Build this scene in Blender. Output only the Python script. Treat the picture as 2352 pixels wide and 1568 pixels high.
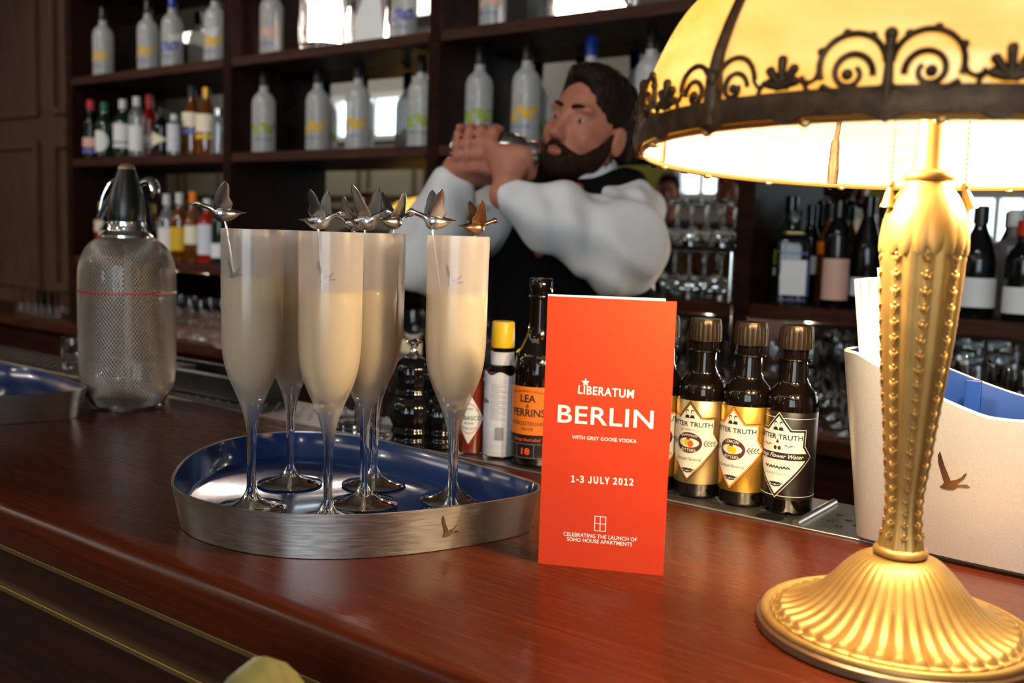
import bpy, bmesh, math, random, os
import numpy as np
from mathutils import Vector, Matrix
from mathutils.geometry import tessellate_polygon

for _o in list(bpy.data.objects):
    bpy.data.objects.remove(_o)
scene = bpy.context.scene
COL = scene.collection
RAD = math.radians
PI = math.pi

# ------------------------------------------------------------------ camera
CT = 1.10                      # height of the bar counter
EYE = Vector((0.0, 0.0, CT + 0.255))
YAW, PITCH, ROLL = RAD(53.0), math.atan(242 / 2286.7), 0.033
FPX = 35.0 / 36.0 * 2352
_fh = Vector((-math.cos(YAW), math.sin(YAW), 0))
_rh = Vector((math.sin(YAW), math.cos(YAW), 0))
_fwd = _fh * math.cos(PITCH) + Vector((0, 0, -math.sin(PITCH)))
_up0 = _rh.cross(_fwd)
CAM_R = _rh * math.cos(ROLL) + _up0 * math.sin(ROLL)
CAM_U = _up0 * math.cos(ROLL) - _rh * math.sin(ROLL)
cam_data = bpy.data.cameras.new('camera')
cam = bpy.data.objects.new('camera', cam_data)
COL.objects.link(cam)
cam.matrix_world = Matrix(((CAM_R.x, CAM_U.x, -_fwd.x, EYE.x), (CAM_R.y, CAM_U.y, -_fwd.y, EYE.y),
                           (CAM_R.z, CAM_U.z, -_fwd.z, EYE.z), (0, 0, 0, 1)))
cam_data.lens = 35.0
cam_data.sensor_width = 36.0
cam_data.clip_start = 0.02
cam_data.dof.use_dof = True
cam_data.dof.focus_distance = 0.86
cam_data.dof.aperture_fstop = 6.3
scene.camera = cam


def ray(px, py):
    return (_fwd + CAM_R * ((px - 1176) / FPX) + CAM_U * ((784 - py) / FPX))


def on_z(px, py, z):
    d = ray(px, py)
    return EYE + d * ((z - EYE.z) / d.z)


def on_y(px, py, y):
    d = ray(px, py)
    return EYE + d * ((y - EYE.y) / d.y)


def at_depth(px, py, dep):
    return EYE + ray(px, py) * dep


def proj(p):
    v = Vector(p) - EYE
    w = v.dot(_fwd)
    return (1176 + FPX * v.dot(CAM_R) / w, 784 - FPX * v.dot(CAM_U) / w, w)


# ------------------------------------------------------------------ world, exposure
world = bpy.data.worlds.new('world')
scene.world = world
world.use_nodes = True
world.node_tree.nodes['Background'].inputs[0].default_value = (0.55, 0.7, 1.0, 1)
world.node_tree.nodes['Background'].inputs[1].default_value = 0.6
vs = scene.view_settings
vs.view_transform = 'Standard'
vs.look = 'None'
vs.gamma = 1.0
vs.use_curve_mapping = False
vs.exposure = 0.0
cy = scene.cycles
cy.use_denoising = True
cy.adaptive_threshold = 0.02
cy.max_bounces = 9
cy.diffuse_bounces = 3
cy.glossy_bounces = 5
cy.transmission_bounces = 8
cy.transparent_max_bounces = 12
cy.caustics_reflective = False
cy.caustics_refractive = False
cy.sample_clamp_indirect = 12.0
cy.blur_glossy = 0.5
LAMP_W = 9.0                   # each bulb of the table lamps
WINDOW_E = 6.5                 # daylight in the window panes


for _n, _loc, _sx, _sy, _w in (('room_fill', (-8.0, -2.3, 3.52), 5.0, .6, 58), ('room_fill', (-2.5, -2.4, 3.52), 4.0, .5, 18)):  # added fill from above, brightens the guest side that the mirrors show
    _d = bpy.data.lights.new(_n, 'AREA')
    _d.shape = 'RECTANGLE'
    _d.size, _d.size_y, _d.energy, _d.color = _sx, _sy, _w, (1.0, .90, .78)
    _o = bpy.data.objects.new(_n, _d)
    COL.objects.link(_o)
    _o.location = _loc


for _x, _w in ((-4.0, 75), (-3.2, 65), (-2.2, 60), (-1.2, 38), (-.3, 20)):      # added fill spots that brighten the back bar, no real fixtures
    _d = bpy.data.lights.new('track_spot', 'SPOT')
    _d.energy, _d.color, _d.spot_size, _d.spot_blend, _d.shadow_soft_size = _w, (1.0, .93, .85), RAD(46), .5, .05
    _o = bpy.data.objects.new('track_spot', _d)
    COL.objects.link(_o)
    _o.location = (_x + .5, -.2, 3.45)
    _o.rotation_euler = (Vector((_x, 2.38, 1.75)) - _o.location).to_track_quat('-Z', 'Y').to_euler()


for _x, _y, _z in ((-7.0, -1.2, 2.7), (-4.6, -1.9, 2.5), (-2.9, -1.0, 2.8), (-1.3, -1.8, 2.6), (.2, -1.1, 2.8), (1.6, -1.6, 2.6)):   # added point lights over the guest side, for glints in the glassware
    _d = bpy.data.lights.new('glint_fill', 'POINT')
    _d.energy, _d.color, _d.shadow_soft_size = 9, (1.0, .86, .66), .03
    _o = bpy.data.objects.new('glint_fill', _d)
    COL.objects.link(_o)
    _o.location = (_x, _y, _z)


for _i in range(10):                      # added point lights under the lower shelf, for glints on the wine glasses
    _d = bpy.data.lights.new('shelf_glint_fill', 'POINT')
    _d.energy, _d.color, _d.shadow_soft_size = 2.4, (1.0, .84, .64), .007
    _o = bpy.data.objects.new('shelf_glint_fill', _d)
    COL.objects.link(_o)
    _o.location = (-1.85 + _i * .25, 2.275, 1.165)
for _i in range(2):  # the same added glint light again, in the far bay
    _o = bpy.data.objects.new('shelf_glint_fill', _d)
    COL.objects.link(_o)
    _o.location = (-3.35 + _i * .2, 2.275, 1.165)


def light(name, kind, loc, energy, color, **kw):
    d = bpy.data.lights.new(name, kind)
    d.energy = energy
    d.color = color
    for k, v in kw.items():
        setattr(d, k, v)
    o = bpy.data.objects.new(name, d)
    COL.objects.link(o)
    o.location = loc
    return o


# ------------------------------------------------------------------ materials
def nd(nt, t, **kw):
    n = nt.nodes.new(t)
    for k, v in kw.items():
        setattr(n, k, v)
    return n


def pmat(name, col, rough=0.5, metal=0.0, trans=0.0, ior=1.45, spec=0.5, emis=None, estr=0.0, coat=0.0, sss=0.0,
         aniso=0.0, sheen=0.0, sssr=(0.02, 0.01, 0.006)):
    m = bpy.data.materials.new(name)
    m.use_nodes = True
    b = m.node_tree.nodes['Principled BSDF']
    b.inputs['Base Color'].default_value = (*col, 1)
    b.inputs['Roughness'].default_value = rough
    b.inputs['Metallic'].default_value = metal
    b.inputs['Transmission Weight'].default_value = trans
    b.inputs['IOR'].default_value = ior
    b.inputs['Specular IOR Level'].default_value = spec
    b.inputs['Coat Weight'].default_value = coat
    b.inputs['Coat Roughness'].default_value = 0.06
    b.inputs['Subsurface Weight'].default_value = sss
    b.inputs['Subsurface Radius'].default_value = sssr
    b.inputs['Anisotropic'].default_value = aniso
    b.inputs['Sheen Weight'].default_value = sheen
    if emis:
        b.inputs['Emission Color'].default_value = (*emis, 1)
        b.inputs['Emission Strength'].default_value = estr
    return m


def vary(m, c2, scale=(1, 1, 1), nscale=8.0, detail=4.0, lo=0.35, hi=0.65, bump=0.0, rough=None, coord='Object', dist=0.0):
    """mix the base colour with c2 through stretched noise; optional bump and roughness range"""
    nt = m.node_tree
    b = nt.nodes['Principled BSDF']
    tc = nd(nt, 'ShaderNodeTexCoord')
    mp = nd(nt, 'ShaderNodeMapping')
    mp.inputs['Scale'].default_value = scale
    nz = nd(nt, 'ShaderNodeTexNoise')
    nz.inputs['Scale'].default_value = nscale
    nz.inputs['Detail'].default_value = detail
    nz.inputs['Distortion'].default_value = dist
    rp = nd(nt, 'ShaderNodeValToRGB')
    rp.color_ramp.elements[0].position = lo
    rp.color_ramp.elements[1].position = hi
    rp.color_ramp.elements[0].color = b.inputs['Base Color'].default_value
    rp.color_ramp.elements[1].color = (*c2, 1)
    L = nt.links.new
    L(tc.outputs[coord], mp.inputs['Vector'])
    L(mp.outputs[0], nz.inputs['Vector'])
    L(nz.outputs['Fac'], rp.inputs['Fac'])
    L(rp.outputs['Color'], b.inputs['Base Color'])
    if bump:
        bp = nd(nt, 'ShaderNodeBump')
        bp.inputs['Strength'].default_value = bump
        bp.inputs['Distance'].default_value = 0.002
        L(nz.outputs['Fac'], bp.inputs['Height'])
        L(bp.outputs['Normal'], b.inputs['Normal'])
    if rough:
        mr = nd(nt, 'ShaderNodeMapRange')
        mr.inputs['To Min'].default_value = rough[0]
        mr.inputs['To Max'].default_value = rough[1]
        mr.inputs['From Min'].default_value = 0.3
        mr.inputs['From Max'].default_value = 0.7
        L(nz.outputs['Fac'], mr.inputs['Value'])
        L(mr.outputs[0], b.inputs['Roughness'])
    return m


def frosted(name, col, clear=0.35, trans=0.5, gloss=0.08, grough=0.3, tint=(0.95, 0.95, 0.95)):
    """sandblasted glass wall: part see-through, part diffusing both ways, a soft sheen"""
    m = bpy.data.materials.new(name)
    m.use_nodes = True
    nt = m.node_tree
    nt.nodes.clear()
    out = nd(nt, 'ShaderNodeOutputMaterial')
    df = nd(nt, 'ShaderNodeBsdfDiffuse')
    tl = nd(nt, 'ShaderNodeBsdfTranslucent')
    tp = nd(nt, 'ShaderNodeBsdfTransparent')
    gl = nd(nt, 'ShaderNodeBsdfGlossy')
    df.inputs['Color'].default_value = (*col, 1)
    tl.inputs['Color'].default_value = (*col, 1)
    tp.inputs['Color'].default_value = (*tint, 1)
    gl.inputs['Roughness'].default_value = grough
    m1, m2, m3 = (nd(nt, 'ShaderNodeMixShader') for _ in range(3))
    m1.inputs[0].default_value = trans
    m2.inputs[0].default_value = clear
    m3.inputs[0].default_value = gloss
    L = nt.links.new
    L(df.outputs[0], m1.inputs[1]); L(tl.outputs[0], m1.inputs[2])
    L(m1.outputs[0], m2.inputs[1]); L(tp.outputs[0], m2.inputs[2])
    L(m2.outputs[0], m3.inputs[1]); L(gl.outputs[0], m3.inputs[2])
    L(m3.outputs[0], out.inputs['Surface'])
    return m


def fade_to_clear(m, z0, z1):
    """the sandblasting thins out towards the stem: below z0 the wall is plain see-through"""
    nt = m.node_tree
    out = [n for n in nt.nodes if n.type == 'OUTPUT_MATERIAL'][0]
    src = out.inputs['Surface'].links[0].from_socket
    tc, sx, mr = nd(nt, 'ShaderNodeTexCoord'), nd(nt, 'ShaderNodeSeparateXYZ'), nd(nt, 'ShaderNodeMapRange')
    tp, mx = nd(nt, 'ShaderNodeBsdfTransparent'), nd(nt, 'ShaderNodeMixShader')
    mr.interpolation_type = 'SMOOTHSTEP'
    mr.inputs['From Min'].default_value, mr.inputs['From Max'].default_value = z0, z1
    L = nt.links.new
    L(tc.outputs['Object'], sx.inputs[0]); L(sx.outputs['Z'], mr.inputs['Value']); L(mr.outputs[0], mx.inputs[0])
    L(tp.outputs[0], mx.inputs[1]); L(src, mx.inputs[2]); L(mx.outputs[0], out.inputs['Surface'])
    return m


def emat(name, col, strength):
    m = bpy.data.materials.new(name)
    m.use_nodes = True
    nt = m.node_tree
    nt.nodes.clear()
    out = nd(nt, 'ShaderNodeOutputMaterial')
    e = nd(nt, 'ShaderNodeEmission')
    e.inputs['Color'].default_value = (*col, 1)
    e.inputs['Strength'].default_value = strength
    nt.links.new(e.outputs[0], out.inputs['Surface'])
    return m


M = {}
M['counter'] = vary(pmat('mahogany_counter', (0.052, 0.0080, 0.0026), 0.3, spec=0.27), (0.090, 0.0160, 0.0045), (1.5, 60, 60), 5, 6, 0.3, 0.75, 0.03, (0.22, 0.30))
M['counter_front'] = vary(pmat('dark_counter_front', (0.018, 0.006, 0.004), 0.4), (0.035, 0.011, 0.006), (1.2, 22, 22), 6, 5, 0.35, 0.7, 0.05)
M['brass'] = pmat('dull_brass', (0.42, 0.27, 0.10), 0.42, 0.9)
M['darkwood'] = vary(pmat('dark_back_bar_wood', (0.012, 0.0036, 0.0026), 0.55, spec=0.10), (0.026, 0.0075, 0.0045), (1.5, 18, 18), 5, 5, 0.35, 0.7, 0.04)
M['shelfwood'] = vary(pmat('shelf_wood', (0.032, 0.0095, 0.006), 0.42, spec=0.2), (0.066, 0.020, 0.010), (1.5, 18, 18), 5, 5, 0.35, 0.7, 0.04)
M['panelwood'] = vary(pmat('panelled_wall_wood', (0.075, 0.036, 0.020), 0.5), (0.115, 0.055, 0.030), (8, 8, 1.2), 5, 5, 0.35, 0.7, 0.04)
M['mirror'] = pmat('bar_mirror', (0.62, 0.64, 0.62), 0.015, 1.0)
M['steel'] = vary(pmat('brushed_steel', (0.52, 0.51, 0.50), 0.36, 1.0, aniso=0.85), (0.60, 0.58, 0.56), (60, 60, 900), 1.0, 3, 0.3, 0.7, 0.05, (0.28, 0.40))
_nt = M['steel'].node_tree
_tn = nd(_nt, 'ShaderNodeTangent', direction_type='RADIAL', axis='Z')
_nt.links.new(_tn.outputs[0], _nt.nodes['Principled BSDF'].inputs['Tangent'])
_nt.nodes['Principled BSDF'].inputs['Anisotropic Rotation'].default_value = 0.25
M['rail'] = vary(pmat('rail_steel', (0.42, 0.40, 0.37), 0.33, 1.0), (0.5, 0.48, 0.45), (3, 60, 60), 10, 3, 0.3, 0.7, 0.03, (0.28, 0.4))
M['chrome'] = pmat('chrome', (0.75, 0.75, 0.75), 0.1, 1.0)
M['pewter'] = pmat('pewter', (0.55, 0.55, 0.57), 0.24, 1.0)
M['bronze'] = pmat('bronze', (0.36, 0.22, 0.12), 0.3, 1.0)
M['enamel'] = pmat('blue_enamel', (0.008, 0.028, 0.12), 0.16, coat=0.4)
M['blueplastic'] = pmat('blue_plastic', (0.012, 0.05, 0.25), 0.35)
M['black'] = pmat('black_plastic', (0.008, 0.008, 0.009), 0.3)
M['rubber'] = pmat('black_rubber', (0.010, 0.010, 0.011), 0.6)
M['glass'] = pmat('clear_glass', (1, 1, 1), 0.02, trans=1.0, ior=1.45)
M['darkglass'] = pmat('dark_brown_glass', (0.005, 0.0025, 0.0015), 0.05)
M['amberglass'] = pmat('amber_glass', (0.22, 0.055, 0.008), 0.05, coat=0.5)
M['greenglass'] = pmat('dark_green_glass', (0.006, 0.025, 0.012), 0.06, coat=0.5)
M['redglass'] = pmat('red_bottle_glass', (0.28, 0.012, 0.01), 0.06, coat=0.5)
M['blackglass'] = pmat('black_glass', (0.004, 0.004, 0.005), 0.05)
M['clearish'] = frosted('pale_bottle_glass', (0.5, 0.53, 0.55), 0.7, 0.3, 0.14, 0.05)
M['ambertrans'] = frosted('whisky_glass', (0.30, 0.085, 0.010), 0.30, 0.5, 0.12, 0.05, (0.8, 0.38, 0.08))
M['frost'] = frosted('frosted_bottle', (0.74, 0.74, 0.73), 0.20, 0.45, 0.06, 0.3)
M['frostlit'] = M['frost']
M['flute'] = frosted('frosted_flute_glass', (0.82, 0.73, 0.69), 0.60, 0.60, 0.05, 0.2)
fade_to_clear(M['flute'], .066, .102)
M['drink'] = frosted('cloudy_cocktail', (0.88, 0.74, 0.30), 0.0, 0.45, 0.03, 0.1)
M['cream'] = pmat('cream_paper', (0.80, 0.72, 0.55), 0.5)
M['white'] = pmat('white_paper', (0.78, 0.78, 0.78), 0.5)
M['bluewhite'] = vary(pmat('bluish_paper', (0.66, 0.67, 0.74), 0.55), (0.55, 0.57, 0.68), (3, 3, 150), 1, 2, 0.4, 0.7)
M['ink'] = pmat('dark_ink', (0.015, 0.012, 0.012), 0.5)
M['maroon'] = pmat('maroon_ink', (0.07, 0.012, 0.010), 0.5)
M['palegold'] = pmat('pale_gold_foil', (0.55, 0.42, 0.19), 0.36, 0.85)
M['gold'] = pmat('gold_foil', (0.62, 0.33, 0.05), 0.34, 0.85)
M['brownlabel'] = pmat('dark_brown_label', (0.013, 0.0065, 0.005), 0.4)
M['orangelabel'] = pmat('orange_label', (0.85, 0.20, 0.01), 0.45)
M['orangeink'] = pmat('orange_ink', (0.85, 0.11, 0.02), 0.5)
M['greenink'] = pmat('green_ink', (0.02, 0.10, 0.035), 0.5)
M['pinkink'] = pmat('pink_ink', (0.75, 0.25, 0.22), 0.5)
M['greyink'] = pmat('grey_ink', (0.30, 0.30, 0.34), 0.5)
M['yellowcap'] = pmat('yellow_plastic', (0.78, 0.50, 0.01), 0.35)
M['redcap'] = pmat('red_plastic', (0.50, 0.02, 0.015), 0.35)
M['greencap'] = pmat('green_plastic', (0.01, 0.12, 0.05), 0.35)
M['bluecap'] = pmat('blue_cap', (0.01, 0.04, 0.30), 0.3)
M['whitecap'] = pmat('white_cap', (0.65, 0.66, 0.66), 0.4)
M['bronzecap'] = pmat('bronze_plastic_cap', (0.045, 0.027, 0.014), 0.32, 0.6)
M['yellowlab'] = pmat('yellow_label', (0.72, 0.42, 0.01), 0.5)
M['greenlab'] = pmat('green_label', (0.30, 0.40, 0.03), 0.5)
M['bluelab'] = pmat('blue_label', (0.12, 0.15, 0.45), 0.5)
M['peachlab'] = pmat('peach_label', (0.72, 0.42, 0.34), 0.5)
M['sauce'] = pmat('red_sauce_glass', (0.20, 0.022, 0.008), 0.06, coat=0.5)
M['card'] = pmat('orange_red_card', (0.60, 0.040, 0.0075), 0.6, spec=0.25)
M['cardtext'] = pmat('pale_print', (0.86, 0.80, 0.72), 0.55)
M['cardwhite'] = pmat('white_card_inside', (0.80, 0.76, 0.70), 0.6)
M['silver'] = vary(pmat('satin_silver', (0.62, 0.60, 0.58), 0.42, 0.75), (0.68, 0.66, 0.63), (1, 1, 1), 900, 2, 0.4, 0.6, 0.03)
M['silveredge'] = pmat('pale_rim', (0.78, 0.72, 0.62), 0.35, 0.3)
M['engrave'] = pmat('polished_emblem', (0.36, 0.27, 0.19), 0.22, 1.0)
M['etch'] = frosted('clear_etched_emblem', (0.30, 0.25, 0.20), 0.15, 0.4, 0.08, 0.1)
M['straw'] = pmat('white_straw', (0.82, 0.80, 0.77), 0.4)
M['lampgold'] = vary(pmat('gilded_metal', (0.34, 0.195, 0.054), 0.46, 0.62), (0.41, 0.245, 0.075), (1, 1, 1), 60, 3, 0.35, 0.7, 0.05)
M['lampwood'] = pmat('antique_gold_edge', (0.16, 0.09, 0.05), 0.35, 0.6)
M['iron'] = vary(pmat('bronze_filigree', (0.055, 0.030, 0.014), 0.5, 0.6), (0.11, 0.062, 0.028), (1, 1, 1), 120, 3, 0.4, 0.75, 0.3)
M['skin'] = vary(pmat('skin', (0.50, 0.185, 0.118), 0.5, sss=0.12, sssr=(0.01, 0.004, 0.002)), (0.42, 0.14, 0.085), (1, 1, 1), 14, 3, 0.4, 0.7)
M['lips'] = pmat('lips', (0.36, 0.11, 0.09), 0.45)
M['hair'] = vary(pmat('dark_brown_hair', (0.010, 0.005, 0.003), 0.6, spec=0.15), (0.022, 0.010, 0.006), (1, 1, 3), 90, 3, 0.4, 0.7, 0.5)
M['beard'] = vary(pmat('dark_beard', (0.020, 0.008, 0.005), 0.7, spec=0.1), (0.040, 0.017, 0.010), (1, 1, 2), 160, 3, 0.4, 0.7, 0.6)
M['eyewhite'] = pmat('eye_white', (0.6, 0.57, 0.54), 0.25)
M['iris'] = pmat('dark_iris', (0.03, 0.02, 0.015), 0.15)
M['shirt'] = vary(pmat('white_shirt_cotton', (0.80, 0.79, 0.80), 0.8), (0.74, 0.73, 0.74), (1, 1, 1), 9, 3, 0.4, 0.7, 0.1)
M['vest'] = pmat('black_waistcoat', (0.005, 0.0045, 0.005), 0.85, spec=0.08)
M['trousers'] = pmat('black_trousers', (0.010, 0.010, 0.012), 0.8)
M['tie'] = pmat('rust_satin', (0.22, 0.05, 0.018), 0.45)
M['orangecloth'] = pmat('orange_pocket_cloth', (0.45, 0.10, 0.025), 0.6)
M['olive'] = vary(pmat('olive_velvet', (0.14, 0.12, 0.022), 0.8, sheen=0.2), (0.24, 0.21, 0.05), (3, 14, 3), 4, 3, 0.3, 0.7)
M['wallcream'] = pmat('cream_wall_paint', (0.46, 0.43, 0.34), 0.7)
M['wallgrey'] = pmat('grey_wall_paint', (0.33, 0.32, 0.32), 0.8)
M['wallolive'] = pmat('olive_wall_paint', (0.24, 0.24, 0.035), 0.8)
M['moulding'] = pmat('brown_moulding', (0.16, 0.10, 0.05), 0.6)
M['ceiling'] = pmat('ceiling_paint', (0.30, 0.27, 0.24), 0.8)
M['floor'] = vary(pmat('dark_floor_boards', (0.035, 0.02, 0.014), 0.5), (0.06, 0.034, 0.02), (1, 12, 1), 4, 4, 0.35, 0.7)
M['daylight'] = emat('daylight_pane', (0.80, 0.92, 1.0), WINDOW_E)
M['bulb'] = emat('lamp_bulb', (1.0, 0.78, 0.45), 30.0)
M['crystal_glow'] = emat('glowing_candle', (1.0, 0.82, 0.70), 30.0)
M['crystal'] = pmat('cut_crystal', (1, 1, 1), 0.03, trans=1.0, ior=1.5)
M['lamp_shade_small'] = None


# ------------------------------------------------------------------ geometry: everything is (verts, faces)
def join(*gs):
    V, F = [], []
    for v, f in gs:
        n = len(V)
        V += [tuple(p) for p in v]
        F += [tuple(i + n for i in q) for q in f]
    return V, F


def xf(g, m):
    return [tuple(m @ Vector(p)) for p in g[0]], g[1]


def mv(g, x=0, y=0, z=0):
    return [(p[0] + x, p[1] + y, p[2] + z) for p in g[0]], g[1]


def rotz(g, a):
    c, s = math.cos(a), math.sin(a)
    return [(p[0] * c - p[1] * s, p[0] * s + p[1] * c, p[2]) for p in g[0]], g[1]


def fmap(g, fn):
    return [tuple(fn(*p)) for p in g[0]], g[1]


def box(x0, x1, y0, y1, z0, z1):
    V = [(x, y, z) for z in (z0, z1) for y in (y0, y1) for x in (x0, x1)]
    return V, [(0, 2, 3, 1), (4, 5, 7, 6), (0, 1, 5, 4), (2, 6, 7, 3), (0, 4, 6, 2), (1, 3, 7, 5)]


def lathe(prof, n=32, mod=None):
    """revolve (r, z); r=0 makes a pole. mod(r, z, theta, i) may return another (r, z)"""
    V, F, rows = [], [], []
    for i, (r, z) in enumerate(prof):
        if r < 1e-6:
            rows.append([len(V)])
            V.append((0, 0, z))
        else:
            row = []
            for k in range(n):
                t = 2 * PI * k / n
                rr, zz = mod(r, z, t, i) if mod else (r, z)
                row.append(len(V))
                V.append((rr * math.cos(t), rr * math.sin(t), zz))
            rows.append(row)
    for a, b in zip(rows, rows[1:]):
        if len(a) == 1 and len(b) == 1:
            continue
        for k in range(n):
            k2 = (k + 1) % n
            if len(a) == 1:
                F.append((a[0], b[k2], b[k]))
            elif len(b) == 1:
                F.append((a[k], a[k2], b[0]))
            else:
                F.append((a[k], a[k2], b[k2], b[k]))
    return V, F


def smoothprof(pts, sub=4):
    """Catmull-Rom through profile points"""
    out = []
    n = len(pts)
    for i in range(n - 1):
        p0, p1, p2, p3 = pts[max(i - 1, 0)], pts[i], pts[i + 1], pts[min(i + 2, n - 1)]
        for s in range(sub):
            t = s / sub
            out.append(tuple(0.5 * ((2 * b) + (-a + c) * t + (2 * a - 5 * b + 4 * c - d) * t * t + (-a + 3 * b - 3 * c + d) * t ** 3)
                             for a, b, c, d in zip(p0, p1, p2, p3)))
    out.append(tuple(pts[-1]))
    return [(max(p[0], 0.0),) + tuple(p[1:]) if len(p) == 2 else p for p in out]


def crom(pts, sub=4, closed=False):
    P = [Vector(p) for p in pts]
    n = len(P)
    out = []
    rng = n if closed else n - 1
    for i in range(rng):
        if closed:
            a, b, c, d = P[i - 1], P[i], P[(i + 1) % n], P[(i + 2) % n]
        else:
            a, b, c, d = P[max(i - 1, 0)], P[i], P[i + 1], P[min(i + 2, n - 1)]
        for s in range(sub):
            t = s / sub
            out.append(0.5 * ((2 * b) + (-a + c) * t + (2 * a - 5 * b + 4 * c - d) * t * t + (-a + 3 * b - 3 * c + d) * t ** 3))
    if not closed:
        out.append(P[-1].copy())
    return out


def tube(path, rad, n=8, caps=True, flat=1.0):
    P = [Vector(p) for p in path]
    m = len(P)
    rs = rad if isinstance(rad, (list, tuple)) else [rad] * m
    V, F = [], []
    T = [(P[min(i + 1, m - 1)] - P[max(i - 1, 0)]).normalized() for i in range(m)]
    u = T[0].orthogonal().normalized()
    for i in range(m):
        u = (u - T[i] * u.dot(T[i])).normalized()
        w = T[i].cross(u)
        for k in range(n):
            a = 2 * PI * k / n
            V.append(tuple(P[i] + (u * math.cos(a) + w * (math.sin(a) * flat)) * rs[i]))
    for i in range(m - 1):
        for k in range(n):
            k2 = (k + 1) % n
            F.append((i * n + k, i * n + k2, (i + 1) * n + k2, (i + 1) * n + k))
    if caps:
        F.append(tuple(range(n))[::-1])
        F.append(tuple((m - 1) * n + k for k in range(n)))
    return V, F


def sphere(c, r, n=10, m=7):
    r = r if isinstance(r, (list, tuple)) else (r, r, r)
    g = lathe([(math.sin(PI * i / m), -math.cos(PI * i / m)) if 0 < i < m else (0, -1 if i == 0 else 1) for i in range(m + 1)], n)
    return [(c[0] + p[0] * r[0], c[1] + p[1] * r[1], c[2] + p[2] * r[2]) for p in g[0]], g[1]


def prism(poly, z0, z1):
    n = len(poly)
    V = [(p[0], p[1], z0) for p in poly] + [(p[0], p[1], z1) for p in poly]
    F = [tuple(range(n))[::-1], tuple(range(n, 2 * n))]
    F += [(i, (i + 1) % n, n + (i + 1) % n, n + i) for i in range(n)]
    return V, F


def loft(loops, cap0=False, cap1=False):
    n = len(loops[0])
    V = [tuple(p) for L in loops for p in L]
    F = []
    for j in range(len(loops) - 1):
        for i in range(n):
            i2 = (i + 1) % n
            F.append((j * n + i, j * n + i2, (j + 1) * n + i2, (j + 1) * n + i))
    if cap0:
        F.append(tuple(range(n))[::-1])
    if cap1:
        b = (len(loops) - 1) * n
        F.append(tuple(b + i for i in range(n)))
    return V, F


def poly2d(pts):
    return [(p[0], p[1], 0) for p in pts], [tuple(range(len(pts)))]


def slice2d(g, step, axis=0):
    """cut a flat mesh into columns no wider than step so that it can be bent"""
    K = 500.0 / max(1e-9, max(abs(c) for p in g[0] for c in p[:2]))      # work large: tiny faces confuse the cut
    step = step * K
    bm = bmesh.new()
    vs_ = [bm.verts.new((p[0] * K, p[1] * K, p[2])) for p in g[0]]
    for f in g[1]:
        tris = [tuple(range(3))] if len(f) == 3 else tessellate_polygon([[Vector((g[0][i][0] * K, g[0][i][1] * K, 0)) for i in f]])
        for t in tris:
            try:
                bm.faces.new([vs_[f[i]] for i in t])
            except ValueError:
                pass
    a = [p[axis] * K for p in g[0]]
    x = math.floor(min(a) / step) * step + step
    no = (1, 0, 0) if axis == 0 else (0, 1, 0)
    while x < max(a):
        co = (x, 0, 0) if axis == 0 else (0, x, 0)
        bmesh.ops.bisect_plane(bm, geom=bm.verts[:] + bm.edges[:] + bm.faces[:], plane_co=co, plane_no=no)
        x += step
    bm.verts.index_update()
    out = [(v.co.x / K, v.co.y / K, v.co.z) for v in bm.verts], [tuple(v.index for v in f.verts) for f in bm.faces]
    bm.free()
    return out


def oncyl(g, r, zoff=0.0, rot=0.0):
    """wrap a flat (x, y) mesh on a cylinder of radius r, its middle facing -Y"""
    return [((r + p[2]) * math.sin(p[0] / r + rot), -(r + p[2]) * math.cos(p[0] / r + rot), p[1] + zoff) for p in g[0]], g[1]


def ellipse2d(cx, cy_, rx, ry, n=24, a0=0, a1=2 * PI):
    return [(cx + rx * math.cos(a0 + (a1 - a0) * i / n), cy_ + ry * math.sin(a0 + (a1 - a0) * i / n)) for i in range(n)]


def stroke2d(pts, w):
    """flat ribbon along a 2-D polyline; w constant or per point"""
    n = len(pts)
    ws = w if isinstance(w, (list, tuple)) else [w] * n
    V, F = [], []
    for i in range(n):
        a, b = pts[max(i - 1, 0)], pts[min(i + 1, n - 1)]
        dx, dy = b[0] - a[0], b[1] - a[1]
        l = math.hypot(dx, dy) or 1
        nx, ny = -dy / l * ws[i] / 2, dx / l * ws[i] / 2
        V += [(pts[i][0] + nx, pts[i][1] + ny, 0), (pts[i][0] - nx, pts[i][1] - ny, 0)]
    for i in range(n - 1):
        F.append((2 * i, 2 * i + 1, 2 * i + 3, 2 * i + 2))
    return V, F


_fonts = {}


def font(kind):
    if kind not in _fonts:
        f = None
        if kind:
            try:
                f = bpy.data.fonts.load(os.path.join(bpy.utils.resource_path('LOCAL'), 'datafiles', 'fonts', kind))
            except Exception:
                f = None
        _fonts[kind] = f
    return _fonts[kind]


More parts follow.
